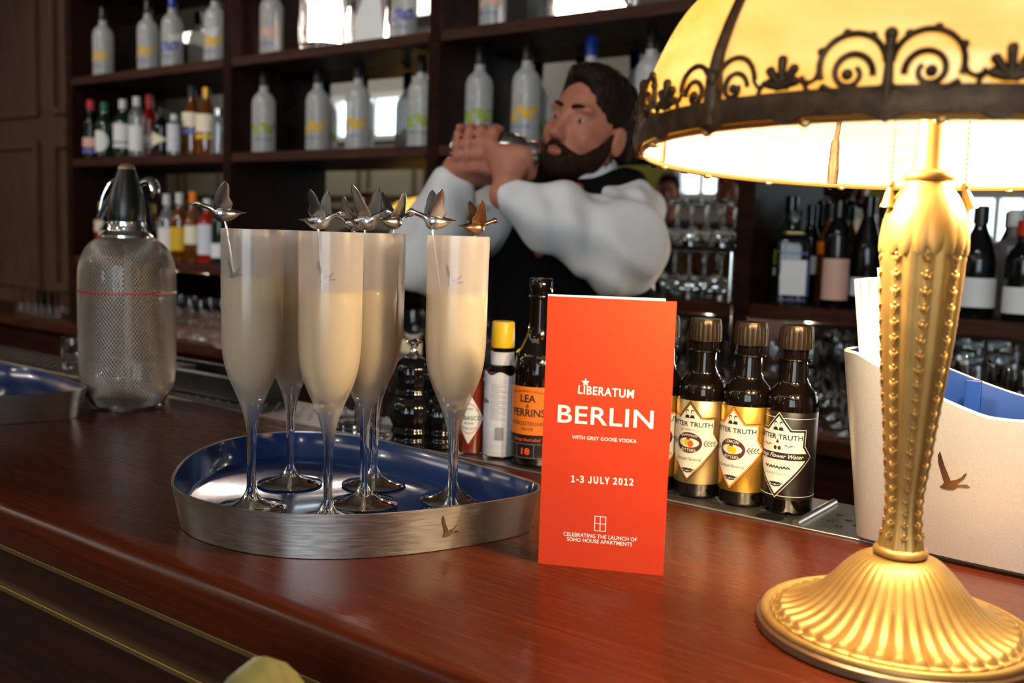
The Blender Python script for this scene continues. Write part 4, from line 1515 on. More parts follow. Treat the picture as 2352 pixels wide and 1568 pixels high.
def sauce_bottle():
    p = lean(1229, 1060)
    t = thing('sauce_bottle', 'tall dark sauce bottle with orange label, half hidden behind the red card', 'bottle', p, RAD(14))
    r = .0285
    prof = [(0, .002), (.022, 0), (.0275, .0015), (.0285, .005), (.0285, .100)] + smoothprof([(.0285, .101), (.0278, .111), (.0250, .122), (.0200, .133), (.0155, .143), (.0131, .153), (.0122, .165), (.0118, .186)], 4) + \
           [(.0132, .1865), (.0137, .1885), (.0132, .1905), (.0122, .1910), (.0128, .193), (.0130, .2000), (.0128, .2085), (.0120, .2095), (.0095, .2095), (.0090, .2050), (0, .2050)]
    obj('bottle_body', lathe(prof, 44), 'darkglass', t, label='dark glass body, uncapped')
    A = lambda name, g, mat, lift, lab=None: flat_on(t, name, g, mat, r, 0, lift, 0, .0022, lab)
    R_ = lambda x0, x1, z0, z1: poly2d([(x0, z0), (x1, z0), (x1, z1), (x0, z1)])
    A('label', R_(-.036, .036, .0360, .0900), 'orangelabel', .0003, 'orange main label')
    A('lower_label', R_(-.036, .036, .0090, .0350), 'brownlabel', .0003, 'dark lower label')
    T = lambda s, y, size, w, mat, b=.01, sh=0.0, k=None, x=0: A('lettering', (lambda g: ([(p[0] + x, p[1] + y, 0) for p in g[0]], g[1]))(text2d(s, size, b, 1.0, sh, k, width=w)), mat, .0006)
    T('LEA', .0765, .0120, .0180, 'ink', .02)
    T('&', .0685, .0060, None, 'ink')
    T('PERRINS', .0605, .0120, .0400, 'ink', .02)
    T('WORCESTERSHIRE', .0485, .0062, .0440, 'maroon', 0, 0, None)
    T('SAUCE', .0425, .0046, .0140, 'maroon', 0, 0, None)
    A('lettering', arctext('THE ORIGINAL & GENUINE', 0, .0852, .050, .0034, True, 0, .7), 'maroon', .0006)
    T('Brings food alive!', .0305, .0050, .0320, 'orangeink', .01, .3, None)
    T('18', .0170, .0100, .0100, 'orangeink', .03, 0, None, -.001)
    A('label_line', join(R_(-.036, .036, .0255, .0259), R_(-.036, .036, .0100, .0104), R_(.0085, .0089, .0104, .0255), R_(-.0125, -.0121, .0104, .0255)), 'greyink', .0005)
    # scraps of torn foil left on the neck and shoulder
    sc = []
    random.seed(4)
    for (a, z, w, h) in ((.1, .139, .010, .009), (.55, .1235, .016, .006), (-.9, .128, .008, .007)):
        pts = [(w / 2 * math.cos(t_) * random.uniform(.6, 1.1), h / 2 * math.sin(t_) * random.uniform(.6, 1.1)) for t_ in [2 * PI * i / 10 for i in range(10)]]
        rr = .0165 if z > .135 else .0235
        sl = .0 if z > .135 else .9
        sc.append(([((rr + .0012 - y * sl) * math.sin(a + x / rr), -(rr + .0012 - y * sl) * math.cos(a + x / rr), z + y) for x, y in pts], [tuple(range(10))]))
    obj('foil_scrap', join(*sc), 'pewter', t, smooth=False, label='scraps of torn foil on the shoulder')


sauce_bottle()


def cut_dasher(label, p, s=1.0):
    t = thing('dasher_bottle', label, 'bottle', p, 0, 'cut glass dasher bottles')
    def cm(r, z, th, i):
        k = 12
        return r * (1 + .045 * abs(math.sin(k / 2 * th)) * (1 if r > .012 else 0)), z
    prof = smoothprof([(.0215, .0005), (.0240, .003), (.0240, .010), (.0225, .014), (.0248, .020), (.0228, .026), (.0252, .033), (.0262, .044), (.0240, .054), (.0200, .061), (.0212, .066), (.0195, .072), (.0212, .078),
                       (.0215, .090), (.0200, .099), (.0150, .106), (.0095, .109)], 3)
    obj('bottle_body', ([(a * s, b * s, c * s) for a, b, c in lathe([(0, .0005)] + prof + [(0, .109)], 60, cm)[0]], lathe([(0, .0005)] + prof + [(0, .109)], 60, cm)[1]), 'blackglass', t, angle=25, label='ribbed dark cut glass body')
    g = lathe([(.0085, .108), (.0092, .111), (.0055, .114), (.0038, .120), (.0055, .1245), (.0098, .1262), (.0100, .1275), (.0050, .1290), (.0018, .1310), (0, .1312)], 28)
    obj('dasher_top', ([(a * s, b * s, c * s) for a, b, c in g[0]], g[1]), 'chrome', t, label='metal dasher top')


D1p = lean(946, 1026)
cut_dasher('cut-glass dasher bottle with metal top, showing between two flutes', D1p)
cut_dasher('dark cut-glass dasher bottle mostly behind the flute nearest the card', lean(1012, 1026), .9)


def tumbler(label, p, r=.034, h=.075, name='tumbler', cut=True, mat='glass', group=None, key=None):
    t = thing(name, label, 'glass', p, 0, group)

    def cm(rr, z, th, i):
        return rr * (1 + (.03 * abs(math.sin(9 * th)) if cut and 1 <= i <= 5 else 0)), z
    prof = [(0, .0004), (r * .86, 0), (r * .92, .003), (r * .94, h * .2), (r * .96, h * .45), (r * .98, h * .6), (r, h * .98), (r * .985, h), (r * .95, h * .98), (r * .91, h * .5), (r * .86, h * .16), (r * .7, h * .11), (0, h * .11)]
    obj('glass_body', lathe(prof, 54 if cut else 24, cm), mat, t, key=key, angle=30 if cut else 50)
    return t


tumbler('cut crystal tumbler on the drip rail behind the tray', lean(818, 985), .036, .082)
tumbler('second cut crystal tumbler, closer to the dasher bottles', lean(868, 1000), .030, .060)
tumbler('small shot glass beside the soda siphon on the rail', lean(172, 846), .023, .056, 'shot_glass', False)
# black bar box and steel block on the rail behind the tray
pb = on_z(560, 895, CT)
bx = thing('bar_caddy', 'low black plastic box on the rail behind the steel tray', 'box', Vector((pb.x, .935, RZT + .0008)))
obj('box_body', join(box(-.24, .12, -.030, .040, 0, .004), box(-.24, .12, -.030, -.026, .004, .036), box(-.24, .12, .036, .040, .004, .036), box(-.24, -.236, -.026, .036, .004, .036), box(.116, .12, -.026, .036, .004, .036)), 'black', bx, bevel=.0008, smooth=False)
obj('box_rim', join(box(-.242, .122, -.033, -.0302, .033, .0365), box(-.242, .122, .0402, .043, .033, .0365)), 'steel', bx, smooth=False, label='thin steel rim strip')
ps = on_z(408, 890, CT)
tag(obj('steel_block', join(box(-.022, .022, -.025, .025, 0, .034), box(-.024, .024, -.027, .027, .034, .0355)), 'rail', None, bevel=.001, smooth=False, loc=Vector((ps.x - .012, .925, RZT))), 'small steel holder beside the siphon at the end of the black box', 'holder')

# ------------------------------------------------------------------ soda siphon in wire mesh
sp_ = on_z(295, 931, CT)
si = thing('soda_siphon', 'glass soda siphon wrapped in silver wire mesh with a black head', 'siphon', Vector((sp_.x, sp_.y, CT)), RAD(0))
d_si = proj(sp_)[2]


def sz_(py):
    lo, hi = 0, .6
    for _ in range(40):
        m = (lo + hi) / 2
        if proj((sp_.x, sp_.y, CT + m))[1] > py:
            lo = m
        else:
            hi = m
    return m


def sw(px):
    return px / 2 * d_si / FPX


bodyp = [(sw(150), sz_(925)), (sw(166), sz_(912)), (sw(192), sz_(893)), (sw(203), sz_(860)), (sw(207), sz_(800)), (sw(208), sz_(700)), (sw(206), sz_(630)), (sw(196), sz_(596)), (sw(172), sz_(570)), (sw(140), sz_(553)), (sw(108), sz_(543))]
bprof_ = smoothprof(bodyp, 6)
gl_in = [(max(r - .004, 0), z) for r, z in bprof_]
obj('glass_body', lathe([(0, bprof_[0][1] - .003), (bprof_[0][0] - .004, bprof_[0][1] - .003)] + gl_in + [(.02, gl_in[-1][1] + .001), (0, gl_in[-1][1] + .001)], 36), frosted('siphon_glass', (0.10, 0.08, 0.065), .86, .4, .10, .06), si, label='clear glass body under the mesh')
obj('glass_foot', lathe([(0, .0005), (sw(140), 0), (sw(158), .002), (sw(162), sz_(935)), (sw(158), sz_(925)), (sw(150), sz_(922)), (0, sz_(922))], 40), 'glass', si, label='clear glass foot ring')
# diamond wire mesh: two families of helical wires woven as small beads of metal
rows = []
L_ = [0]
for a, b in zip(bprof_, bprof_[1:]):
    L_.append(L_[-1] + math.hypot(b[0] - a[0], b[1] - a[1]))
NR, NC = 78, 84


def prof_at(s):
    for i in range(len(L_) - 1):
        if L_[i] <= s <= L_[i + 1] + 1e-9:
            t = (s - L_[i]) / max(L_[i + 1] - L_[i], 1e-9)
            return (bprof_[i][0] + (bprof_[i + 1][0] - bprof_[i][0]) * t, bprof_[i][1] + (bprof_[i + 1][1] - bprof_[i][1]) * t)
    return bprof_[-1]


Vm, Fm = [], []
wire = .00040
for j in range(NR):
    r0, z0 = prof_at(L_[-1] * j / NR)
    r1, z1 = prof_at(L_[-1] * (j + 1) / NR)
    for i in range(NC):
        for sgn in (1, -1):
            t0 = 2 * PI * (i + (j % 2) * .5) / NC
            t1 = t0 + sgn * PI / NC
            p0 = Vector((r0 * math.cos(t0), r0 * math.sin(t0), z0))
            p1 = Vector((r1 * math.cos(t1), r1 * math.sin(t1), z1))
            n0, n1 = Vector((math.cos(t0), math.sin(t0), 0)), Vector((math.cos(t1), math.sin(t1), 0))
            d = (p1 - p0).normalized()
            s0, s1 = n0.cross(d).normalized(), n1.cross(d).normalized()
            b = len(Vm)
            for p, n_, s_ in ((p0, n0, s0), (p1, n1, s1)):
                Vm += [tuple(p + s_ * wire * 1.5), tuple(p + n_ * wire * 2.2), tuple(p - s_ * wire * 1.5)]
            Fm += [(b, b + 3, b + 4, b + 1), (b + 1, b + 4, b + 5, b + 2)]
obj('wire_mesh', (Vm, Fm), pmat('mesh_wire', (.36, .31, .27), .32, .9), si, smooth=True, angle=180, label='silver wire mesh sleeve')
zr = sz_(668)
obj('red_band', lathe([(sw(208) + .0003, zr - .0012), (sw(208) + .0012, zr - .0010), (sw(208) + .0012, zr + .0010), (sw(208) + .0003, zr + .0012)], 84), 'redcap', si, label='thin red line around the mesh')
obj('glass_tube', tube([(0, 0, sz_(900)), (0, 0, sz_(560))], .0048, 12), pmat('tube_plastic', (.42, .38, .36), .3), si)
obj('collar', lathe([(sw(118), sz_(548)), (sw(116), sz_(541)), (sw(92), sz_(532)), (sw(88), sz_(529)), (sw(86), sz_(510)), (sw(80), sz_(507)), (0, sz_(507))], 40), 'chrome', si, label='chrome collar')
hd = smoothprof([(sw(80), sz_(508)), (sw(82), sz_(490)), (sw(76), sz_(460)), (sw(60), sz_(425)), (sw(44), sz_(398)), (sw(38), sz_(389))], 4)
head = obj('siphon_head', lathe(hd + [(0, sz_(388))], 32), 'black', si, label='black plastic head')
obj('top_cap', lathe([(sw(38), sz_(389)), (sw(36), sz_(383)), (sw(24), sz_(377)), (0, sz_(374))], 24), pmat('tan_cap', (.42, .27, .19), .3, .6), head)
rl = lambda px, py, dd=0: (on_z(0, 0, 0) * 0 + at_depth(px, py, d_si + dd)) - Vector((sp_.x, sp_.y, CT))
obj('spout', tube(crom([rl(285, 425), rl(268, 452), rl(248, 482), rl(236, 505)], 5), [.010, .0105, .0110, .0112, .0112, .011, .011, .011, .0108, .0106, .0104, .0100, .0098, .0096, .0094, .0094][:16], 14), 'black', head, label='black nozzle slanting down')
obj('lever', join(tube(crom([rl(318, 424), rl(338, 415), rl(352, 424), rl(356, 442), rl(348, 452)], 5), [.006 + .0035 * math.sin(PI * i / 20) for i in range(21)], 12, flat=.6)), 'chrome', head, label='chrome lever end')
obj('lever_wire', tube(crom([rl(296, 402), rl(262, 412), rl(238, 445), rl(228, 488)], 6), .0016, 8), 'chrome', head)
obj('lever_arm', tube(crom([rl(322, 440), rl(340, 470), rl(345, 505), rl(352, 530)], 5), .0030, 8), 'black', head)

# ------------------------------------------------------------------ silver bucket with straws
bkl = on_z(1957, 1243, CT)
bkr = on_z(2352, 1335, CT)
BH = .118
BXc = Vector((bkl.x + .150, .9335, CT + .0026))


def bucket_outline(grow=0.0):
    """rounded triangle lying lengthwise along the rail, its narrow corner towards the bitters"""
    P = [(-.150, -.066), (-.142, -.0775), (-.110, -.0795), (-.05, -.0835), (.02, -.0845), (.09, -.079), (.13, -.064), (.146, -.03), (.142, .01), (.115, .042), (.06, .058), (0, .060), (-.06, .050), (-.10, .036), (-.132, .008), (-.1465, -.022), (-.1515, -.046)]
    L, _ = resample(crom([Vector((x, y, 0)) for x, y in P], 10, True), 180)
    L = smooth_loop(L, 4)
    return offset_in(L, -grow) if grow else L


bk0 = bucket_outline()
bk1 = [Vector((p.x - .012 * max(0, (-p.x - .08) / .07), p.y, 0)) for p in smooth_loop(bucket_outline(.009), 4)]


def rimz(p):
    return .1225 + .040 * max(0, min(1, (-p.x - .045) / .11)) ** 1.25 + .014 * max(0, min(1, (p.x + .03) / .16))


bk = thing('ice_bucket', 'satin silver bucket with blue inside and etched goose, behind the lamp stem', 'bucket', BXc)
ti0 = [p.lerp(q, 1) for p, q in zip(bk0, bk1)]
top_o = [Vector((p.x, p.y, rimz(p))) for p in bk1]
in1 = offset_in(bk1, .004)
top_i = [Vector((p.x, p.y, rimz(q) + .0002)) for p, q in zip(in1, bk1)]
bot_i = atz(offset_in(bk0, .004), .006)
obj('bucket_wall', loft([atz(offset_in(bk0, .004), .0), atz(bk0, .003), top_o], cap0=True), 'silver', bk, angle=45)
obj('bucket_rim', loft([top_o, [Vector((p.x, p.y, p.z + .0016)) for p in offset_in(bk1, .001)] and [Vector((a.x, a.y, b.z + .0016)) for a, b in zip(offset_in(bk1, .0012), top_o)],
                        [Vector((a.x, a.y, b.z + .0016)) for a, b in zip(offset_in(bk1, .0032), top_o)], top_i]), 'silveredge', bk, angle=45, label='pale rim')
obj('bucket_liner', loft([top_i, bot_i], cap1=True), 'blueplastic', bk, angle=45, label='blue inside')
dv = on_y(2015, 885, .945) - BXc
dv2 = on_y(2254, 895, .945) - BXc
dz0 = .02
xl_ = max(dv.x - .022, -.088)
pl_ = [(xl_, dv.y), (dv2.x, dv.y), (dv2.x, dv.y + .004), (xl_, dv.y + .004)]
zt = dv2.z + .002
obj('divider_plate', (lambda g: ([(x, y, z if z < .05 else z + (.006 if x < 0 else 0)) for x, y, z in g[0]], g[1]))(prism(pl_, dz0, zt)), 'blueplastic', bk, bevel=.0012, smooth=False, label='upright blue divider plate')
wp = on_y(2192, 1092, BXc.y - .081) - BXc
ei2 = nearest_index(bk0, Vector((wp.x, wp.y, 0)))
gdir = 1 if (bk0[(ei2 + 1) % 180] - bk0[ei2 - 1]).dot(_rh) > 0 else -1
g3 = goose2d(.0137)
g3 = ([(p[0] * gdir, p[1] + wp.z + .004, 0) for p in g3[0]], g3[1])


def bucket_map(x, y, z):
    n = 180
    i, r = ei2, x
    seg = lambda k: (bk1[(k + 1) % n] - bk1[k]).length
    while r < 0:
        i = (i - 1) % n
        r += seg(i)
    while r > seg(i):
        r -= seg(i)
        i = (i + 1) % n
    u = r / seg(i)
    a = bk1[i].lerp(bk1[(i + 1) % n], u)
    b = bk0[i].lerp(bk0[(i + 1) % n], u)
    p = b.lerp(a, max(y - .003, 0) / (rimz(a) - .003))
    return (p.x, p.y - .0006, y)


obj('goose_emblem', fmap(g3, bucket_map), 'engrave', bk, smooth=False, label='dark etched goose emblem')
random.seed(8)
k = 0
for (px, py, dy) in ((1968, 640, .0), (1978, 639, .004), (1988, 638, .0), (1998, 638, .004), (2008, 637, .0), (2018, 637, .005), (2021, 614, .012), (2030, 613, .012), (2040, 616, .010), (1973, 640, .009), (1983, 638, .011), (1993, 637, .010), (2003, 637, .011), (2013, 636, .012)):
    yy = .889 + dy
    tp = on_y(px, py, yy)
    b = Vector((tp.x + .030, tp.y, RZT + .0095))
    if True:
        s_ = tube([(0, 0, 0), (tp.x - b.x, 0, tp.z - b.z)], .0027, 10, caps=False)
        inner = ([(x * .82, y * .82, z) for x, y, z in s_[0]], [tuple(reversed(f)) for f in s_[1]])
        row = 'front' if dy < .006 else ('tall' if py < 630 else 'rear')
        k += 1
        tag(obj('drinking_straw', join(s_, inner), 'straw', None, loc=b), {'front': 'white drinking straw in the front row of the bundle in the silver bucket', 'tall': 'taller white drinking straw in the bundle beside the lamp stem',
             'rear': 'white drinking straw in the rear row of the bundle in the silver bucket'}[row], 'straw', 'white straws in the silver bucket')

# ------------------------------------------------------------------ bar stool, only the end of its padded back shows
st = thing('bar_stool', 'bar stool with olive velvet back standing in front of the counter', 'stool', Vector((-.409, .20, 0)))
nb_ = on_y(610, 1506, .335)
loops = []
for i in range(25):
    u = .5 - .5 * math.cos(PI * i / 24)
    y = -.155 + .337 * u
    e = min(1, math.sqrt(max(0, 1 - abs(2 * u - 1) ** 6)) + .03)
    ztop = 1.136 - 1.05 * max(0, .138 - y) ** 1.12
    zc = (ztop + .80) / 2
    hz, hx = .5 * e, .032 * (.35 + .65 * e)
    loops.append([Vector((hx * abs(math.cos(a)) ** .8 * (1 if math.cos(a) >= 0 else -1), y, zc + ((ztop - zc) * e) * abs(math.sin(a)) ** .8 * (1 if math.sin(a) >= 0 else -1))) for a in [2 * PI * k / 28 for k in range(28)]])
obj('backrest', loft(loops, True, True), 'olive', st, label='olive velvet padded back')
obj('seat', fmap(sphere((0, 0, 0), 1, 28, 12), lambda x, y, z: (.20 + .19 * x, .18 * y, .70 + .045 * z)), 'olive', st)
for sx in (.06, .34):
    for sy in (-.12, .12):
        obj('leg', tube([(sx, sy, .69), (sx + (sx - .2) * .25, sy * 1.25, 0)], [.014, .011], 10), 'darkwood', st)
for sy in (-.09, .09):
    obj('back_post', tube([(.03, sy, .68), (.0, sy, .85)], .009, 8), 'brass', st)
obj('foot_ring', tube([(.2 + .16 * math.cos(a), .14 * math.sin(a), .26) for a in [2 * PI * i / 24 for i in range(25)]], .007, 8), 'brass', st)
# ------------------------------------------------------------------ bottles and glasses on the back bar
def goose_bottle(label, loc, lab, cap, s=1.0, rz=0.0, group='frosted tall bottles on the back bar'):
    t = thing('vodka_bottle', label, 'bottle', loc, rz, group)
    key = 'gb%.2f' % s
    prof = [(0, .001), (.034, 0), (.0400, .003), (.0410, .008), (.0410, .160)] + smoothprof([(.0410, .161), (.0408, .172), (.0395, .183), (.0360, .194), (.0300, .203), (.0225, .210), (.0172, .217), (.0155, .224), (.0152, .236)], 3) + [(0, .236)]
    sc = lambda g: ([(x * s, y * s, z * s) for x, y, z in g[0]], g[1])
    obj('bottle_body', sc(lathe(prof, 32)), 'frost', t, key=key, label='frosted glass body')
    obj('cap', sc(lathe([(.0150, .2355), (.0162, .236), (.0160, .288), (.0150, .290), (0, .290)], 20)), cap, t, key=key + 'c' + cap)
    if lab:
        wave = [(-.052 + .104 * i / 24, .095 + .006 * math.sin(i * .55 + 1) + .010 * (i / 24)) for i in range(25)]
        low = [(p[0], p[1] - .028 + .004 * math.sin(i * .7)) for i, p in enumerate(wave)]
        g = stroke2d([((a[0] + b[0]) / 2, (a[1] + b[1]) / 2) for a, b in zip(wave, low)], .026)
        obj('label_band', sc(oncyl(g, .0410, 0)) if False else sc(([(p[0], p[1], p[2]) for p in oncyl(([(x, y, .0005) for x, y, z in g[0]], g[1]), .0410, 0)[0]], g[1])), lab, t, key=key + 'l' + lab, smooth=False, label='coloured picture band')
        geese = []
        for gx, gy, gs in ((-.018, .140, .006), (.004, .150, .0065), (.022, .136, .0055)):
            geese += [([(p[0] * gs + gx, p[1] * gs + gy, 0) for p in GOOSE], [tuple(range(len(GOOSE)))])]
        g2 = slice2d(join(*geese), .004)
        obj('goose_print', sc(oncyl(([(x, y, .0006) for x, y, z in g2[0]], g2[1]), .0410, 0)), 'white', t, key=key + 'g', smooth=False)
        txt = text2d('GREY GOOSE', .0125, .02, 1.05, 0, None, width=.062)
        g3 = slice2d(([(x, y + .048, 0) for x, y, z in txt[0]], txt[1]), .004)
        obj('lettering', sc(oncyl(([(x, y, .0006) for x, y, z in g3[0]], g3[1]), .0410, 0)), 'bluelab', t, key=key + 't', smooth=False)
    return t


def spirit(label, loc, h, r, glass, cap, lab, shape='round', rz=0.0, name='liquor_bottle', lz=(.12, .52), lw=.9, capl=.16, lab2=None, group=None):
    """a bottle of total height h, body radius r; label between fractions lz of the height"""
    t = thing(name, label, 'bottle', loc, rz, group)
    sh = {'round': (.60, .70, .78), 'slope': (.50, .66, .80), 'square': (.66, .71, .74), 'tall': (.66, .76, .84)}[shape]
    nr = min(.0135, r * .42)
    zc = h * (1 - capl)
    prof = [(0, .001), (r * .86, 0), (r * .98, .002), (r, .006), (r, h * sh[0])] + \
        smoothprof([(r, h * sh[0] + .001), (r * .93, h * (sh[0] * .55 + sh[1] * .45)), (r * .62 + nr * .3, h * sh[1]), (nr * 1.12, h * sh[2]), (nr, min(h * (sh[2] + .06), zc)), (nr, zc + .004)], 3) + [(0, zc + .004)]
    obj('bottle_body', lathe(prof, 28), glass, t)
    obj('cap', lathe([(nr * .98, zc), (nr * 1.18, zc + .001), (nr * 1.16, h - .002), (nr * .9, h), (0, h)], 18), cap, t)
    if lab:
        w = 2 * PI * r * .5 * lw
        z0, z1 = lz[0] * h, lz[1] * h
        if shape == 'oval' or lab2 == 'oval':
            g = poly2d(ellipse2d(0, (z0 + z1) / 2, w / 2.2, (z1 - z0) / 2, 22))
        elif lab2 == 'triangle':
            g = poly2d([(-w / 2, z0), (w / 2, (z0 + z1) / 2), (-w / 2, z1)])
        else:
            g = poly2d([(-w / 2, z0), (w / 2, z0), (w / 2, z1), (-w / 2, z1)])
        g = slice2d(g, r * .22)
        obj('label', oncyl(([(x, y, .0005) for x, y, z in g[0]], g[1]), r), lab, t, smooth=False)
        if lab2 and lab2 in M:
            g = slice2d(poly2d([(-w / 2, z0 - h * .10), (w / 2, z0 - h * .10), (w / 2, z0 - h * .03), (-w / 2, z0 - h * .03)]), r * .22)
            obj('lower_label', oncyl(([(x, y, .0005) for x, y, z in g[0]], g[1]), r), lab2, t, smooth=False)
    return t


def on_shelf(px, Y, k, py=None):
    """a spot on shelf k at depth Y straight under picture column px (through the bottle's middle)"""
    z = SH[k] + .0004 if k != 'L' else LOWZ + .0004
    lo, hi = -6.5, .9
    zz = z + .12
    for _ in range(50):
        m = (lo + hi) / 2
        if proj((m, Y, zz))[0] < px:
            lo = m
        else:
            hi = m
    for u in UX:
        if abs(lo - u) < .068:
            lo = u + (.068 if lo > u else -.068)
    return Vector((lo, Y, z))


LF = RAD(12)          # labels turned a little towards the guests
# top shelf
goose_bottle('yellow-banded frosted bottle alone at the far end of the top shelf', on_shelf(237, 2.34, 'A'), 'yellowlab', 'black', rz=LF)
goose_bottle('yellow-banded frosted bottle standing close to the blue-capped one on the top shelf', on_shelf(340, 2.36, 'A'), 'yellowlab', 'black', rz=LF)
goose_bottle('frosted bottle with bright blue cap and pale violet band on the top shelf', on_shelf(396, 2.35, 'A'), 'bluelab', 'bluecap', rz=LF)
goose_bottle('frosted bottle with yellow band partly cut off by the first upright on the top shelf', on_shelf(494, 2.36, 'A'), 'yellowlab', 'black', rz=LF)
goose_bottle('frosted bottle with peach band alone beside the glowing crystal candle on the top shelf', on_shelf(624, 2.36, 'A'), 'peachlab', 'black', rz=LF)
goose_bottle('frosted bottle with violet-blue band next to the second upright on the top shelf', on_shelf(930, 2.38, 'A'), 'bluelab', 'black', rz=LF)
goose_bottle('frosted bottle on the top shelf in the bay above the bartender, only its foot showing', on_shelf(1134, 2.36, 'A'), 'peachlab', 'black', rz=LF)
# middle shelf
goose_bottle('shaded frosted bottle with faint green band before the dark panel on the middle shelf', on_shelf(606, 2.33, 'B'), 'greenlab', 'black', rz=RAD(50))
goose_bottle('frosted bottle with yellow band at the mirror edge on the middle shelf', on_shelf(730, 2.37, 'B'), 'yellowlab', 'black', rz=LF)
goose_bottle('yellow-banded frosted bottle before the bright window reflection on the middle shelf', on_shelf(822, 2.36, 'B'), 'yellowlab', 'black', rz=LF)
goose_bottle('frosted bottle against the second upright on the middle shelf', on_shelf(966, 2.36, 'B'), 'greenlab', 'black', rz=RAD(30))
goose_bottle('frosted bottle with blue and green band above the shaker hands', on_shelf(1100, 2.33, 'B'), 'greenlab', 'black', rz=RAD(35))
goose_bottle('yellow-banded frosted bottle directly behind the shaker and hands', on_shelf(1208, 2.34, 'B'), 'yellowlab', 'black', rz=LF)
goose_bottle('frosted bottle with blue cap rising behind the bartender\'s hair', on_shelf(1354, 2.36, 'B'), 'bluelab', 'bluecap', rz=LF)
goose_bottle('frosted bottle with yellow band next to the lamp shade on the middle shelf', on_shelf(1492, 2.35, 'B'), 'yellowlab', 'black', rz=LF)
# mixed bottles in the far bay of the middle shelf
LOF = 'mixed liquor bottles in the far bay'
for px, Y, h, r, gl, cp, lb, shp, lz, lab2, txt in (
    (207, 2.31, .245, .032, 'blackglass', 'redcap', 'peachlab', 'round', (.20, .36), 'bluelab', 'dark bottle with red cap at the far end of the middle shelf'),
    (240, 2.33, .235, .036, 'greenglass', 'greencap', 'white', 'round', (.12, .50), 'oval', 'dark green bottle with green cap and white oval label'),
    (283, 2.33, .238, .038, 'greenglass', 'whitecap', 'white', 'round', (.28, .58), 'white', 'green bottle with white cap and broad white label'),
    (315, 2.29, .235, .032, 'clearish', 'whitecap', 'white', 'tall', (.10, .52), None, 'clear bottle with white cap and tall white label'),
    (344, 2.37, .256, .034, 'redglass', 'redcap', 'white', 'round', (.16, .36), None, 'red bottle with red cap and small white label'),
    (372, 2.32, .190, .038, 'blackglass', 'black', 'cream', 'round', (.12, .58), 'triangle', 'black bottle with pointed cream label'),
    (400, 2.285, .155, .026, 'clearish', 'whitecap', 'bluewhite', 'tall', (.10, .75), None, 'short pale bottle with bluish label'),
    (441, 2.36, .270, .037, 'ambertrans', 'black', 'cream', 'slope', (.42, .62), 'bluelab', 'tall dark rum bottle with cream label high on its body'),
    (474, 2.34, .255, .039, 'ambertrans', 'gold', 'cream', 'slope', (.34, .60), 'yellowlab', 'brown bottle with gold cap and large cream label'),
    (502, 2.32, .170, .030, 'clearish', 'chrome', None, 'tall', (.1, .5), None, 'plain clear bottle against the first upright'),
):
    spirit(txt, on_shelf(px, Y, 'B'), h, r, gl, cp, lb, shp, LF, lz=lz, lab2=lab2, group=LOF)
# lower shelf, far bay
for px, Y, h, r, gl, cp, lb, shp, lz, lab2, txt in (
    (226, 2.36, .230, .034, 'redglass', 'yellowcap', 'cream', 'round', (.45, .66), None, 'red bottle with yellow top half hidden by the soda siphon'),
    (246, 2.33, .175, .032, 'blackglass', 'redcap', 'white', 'round', (.3, .6), None, 'short dark bottle with red cap behind the siphon'),
    (384, 2.34, .262, .034, 'clearish', 'whitecap', 'white', 'round', (.1, .5), None, 'clear bottle with white label next to the siphon on the lower shelf'),
    (413, 2.35, .268, .035, 'ambertrans', 'whitecap', 'yellowlab', 'round', (.16, .50), None, 'amber whisky bottle with golden label'),
    (444, 2.34, .272, .034, 'ambertrans', 'orangelabel', 'cream', 'slope', (.26, .52), None, 'orange-brown bottle with cream label and orange cap'),
    (477, 2.34, .245, .037, 'redglass', 'whitecap', 'bluewhite', 'round', (.14, .60), None, 'dark red bottle with broad lilac-white label'),
    (505, 2.33, .262, .032, 'greenglass', 'greencap', 'white', 'round', (.1, .3), None, 'green bottle against the first upright on the lower shelf'),
):
    spirit(txt, on_shelf(px, Y, 'C'), h, r, gl, cp, lb, shp, LF, lz=lz, lab2=lab2, group='liquor bottles behind the siphon')
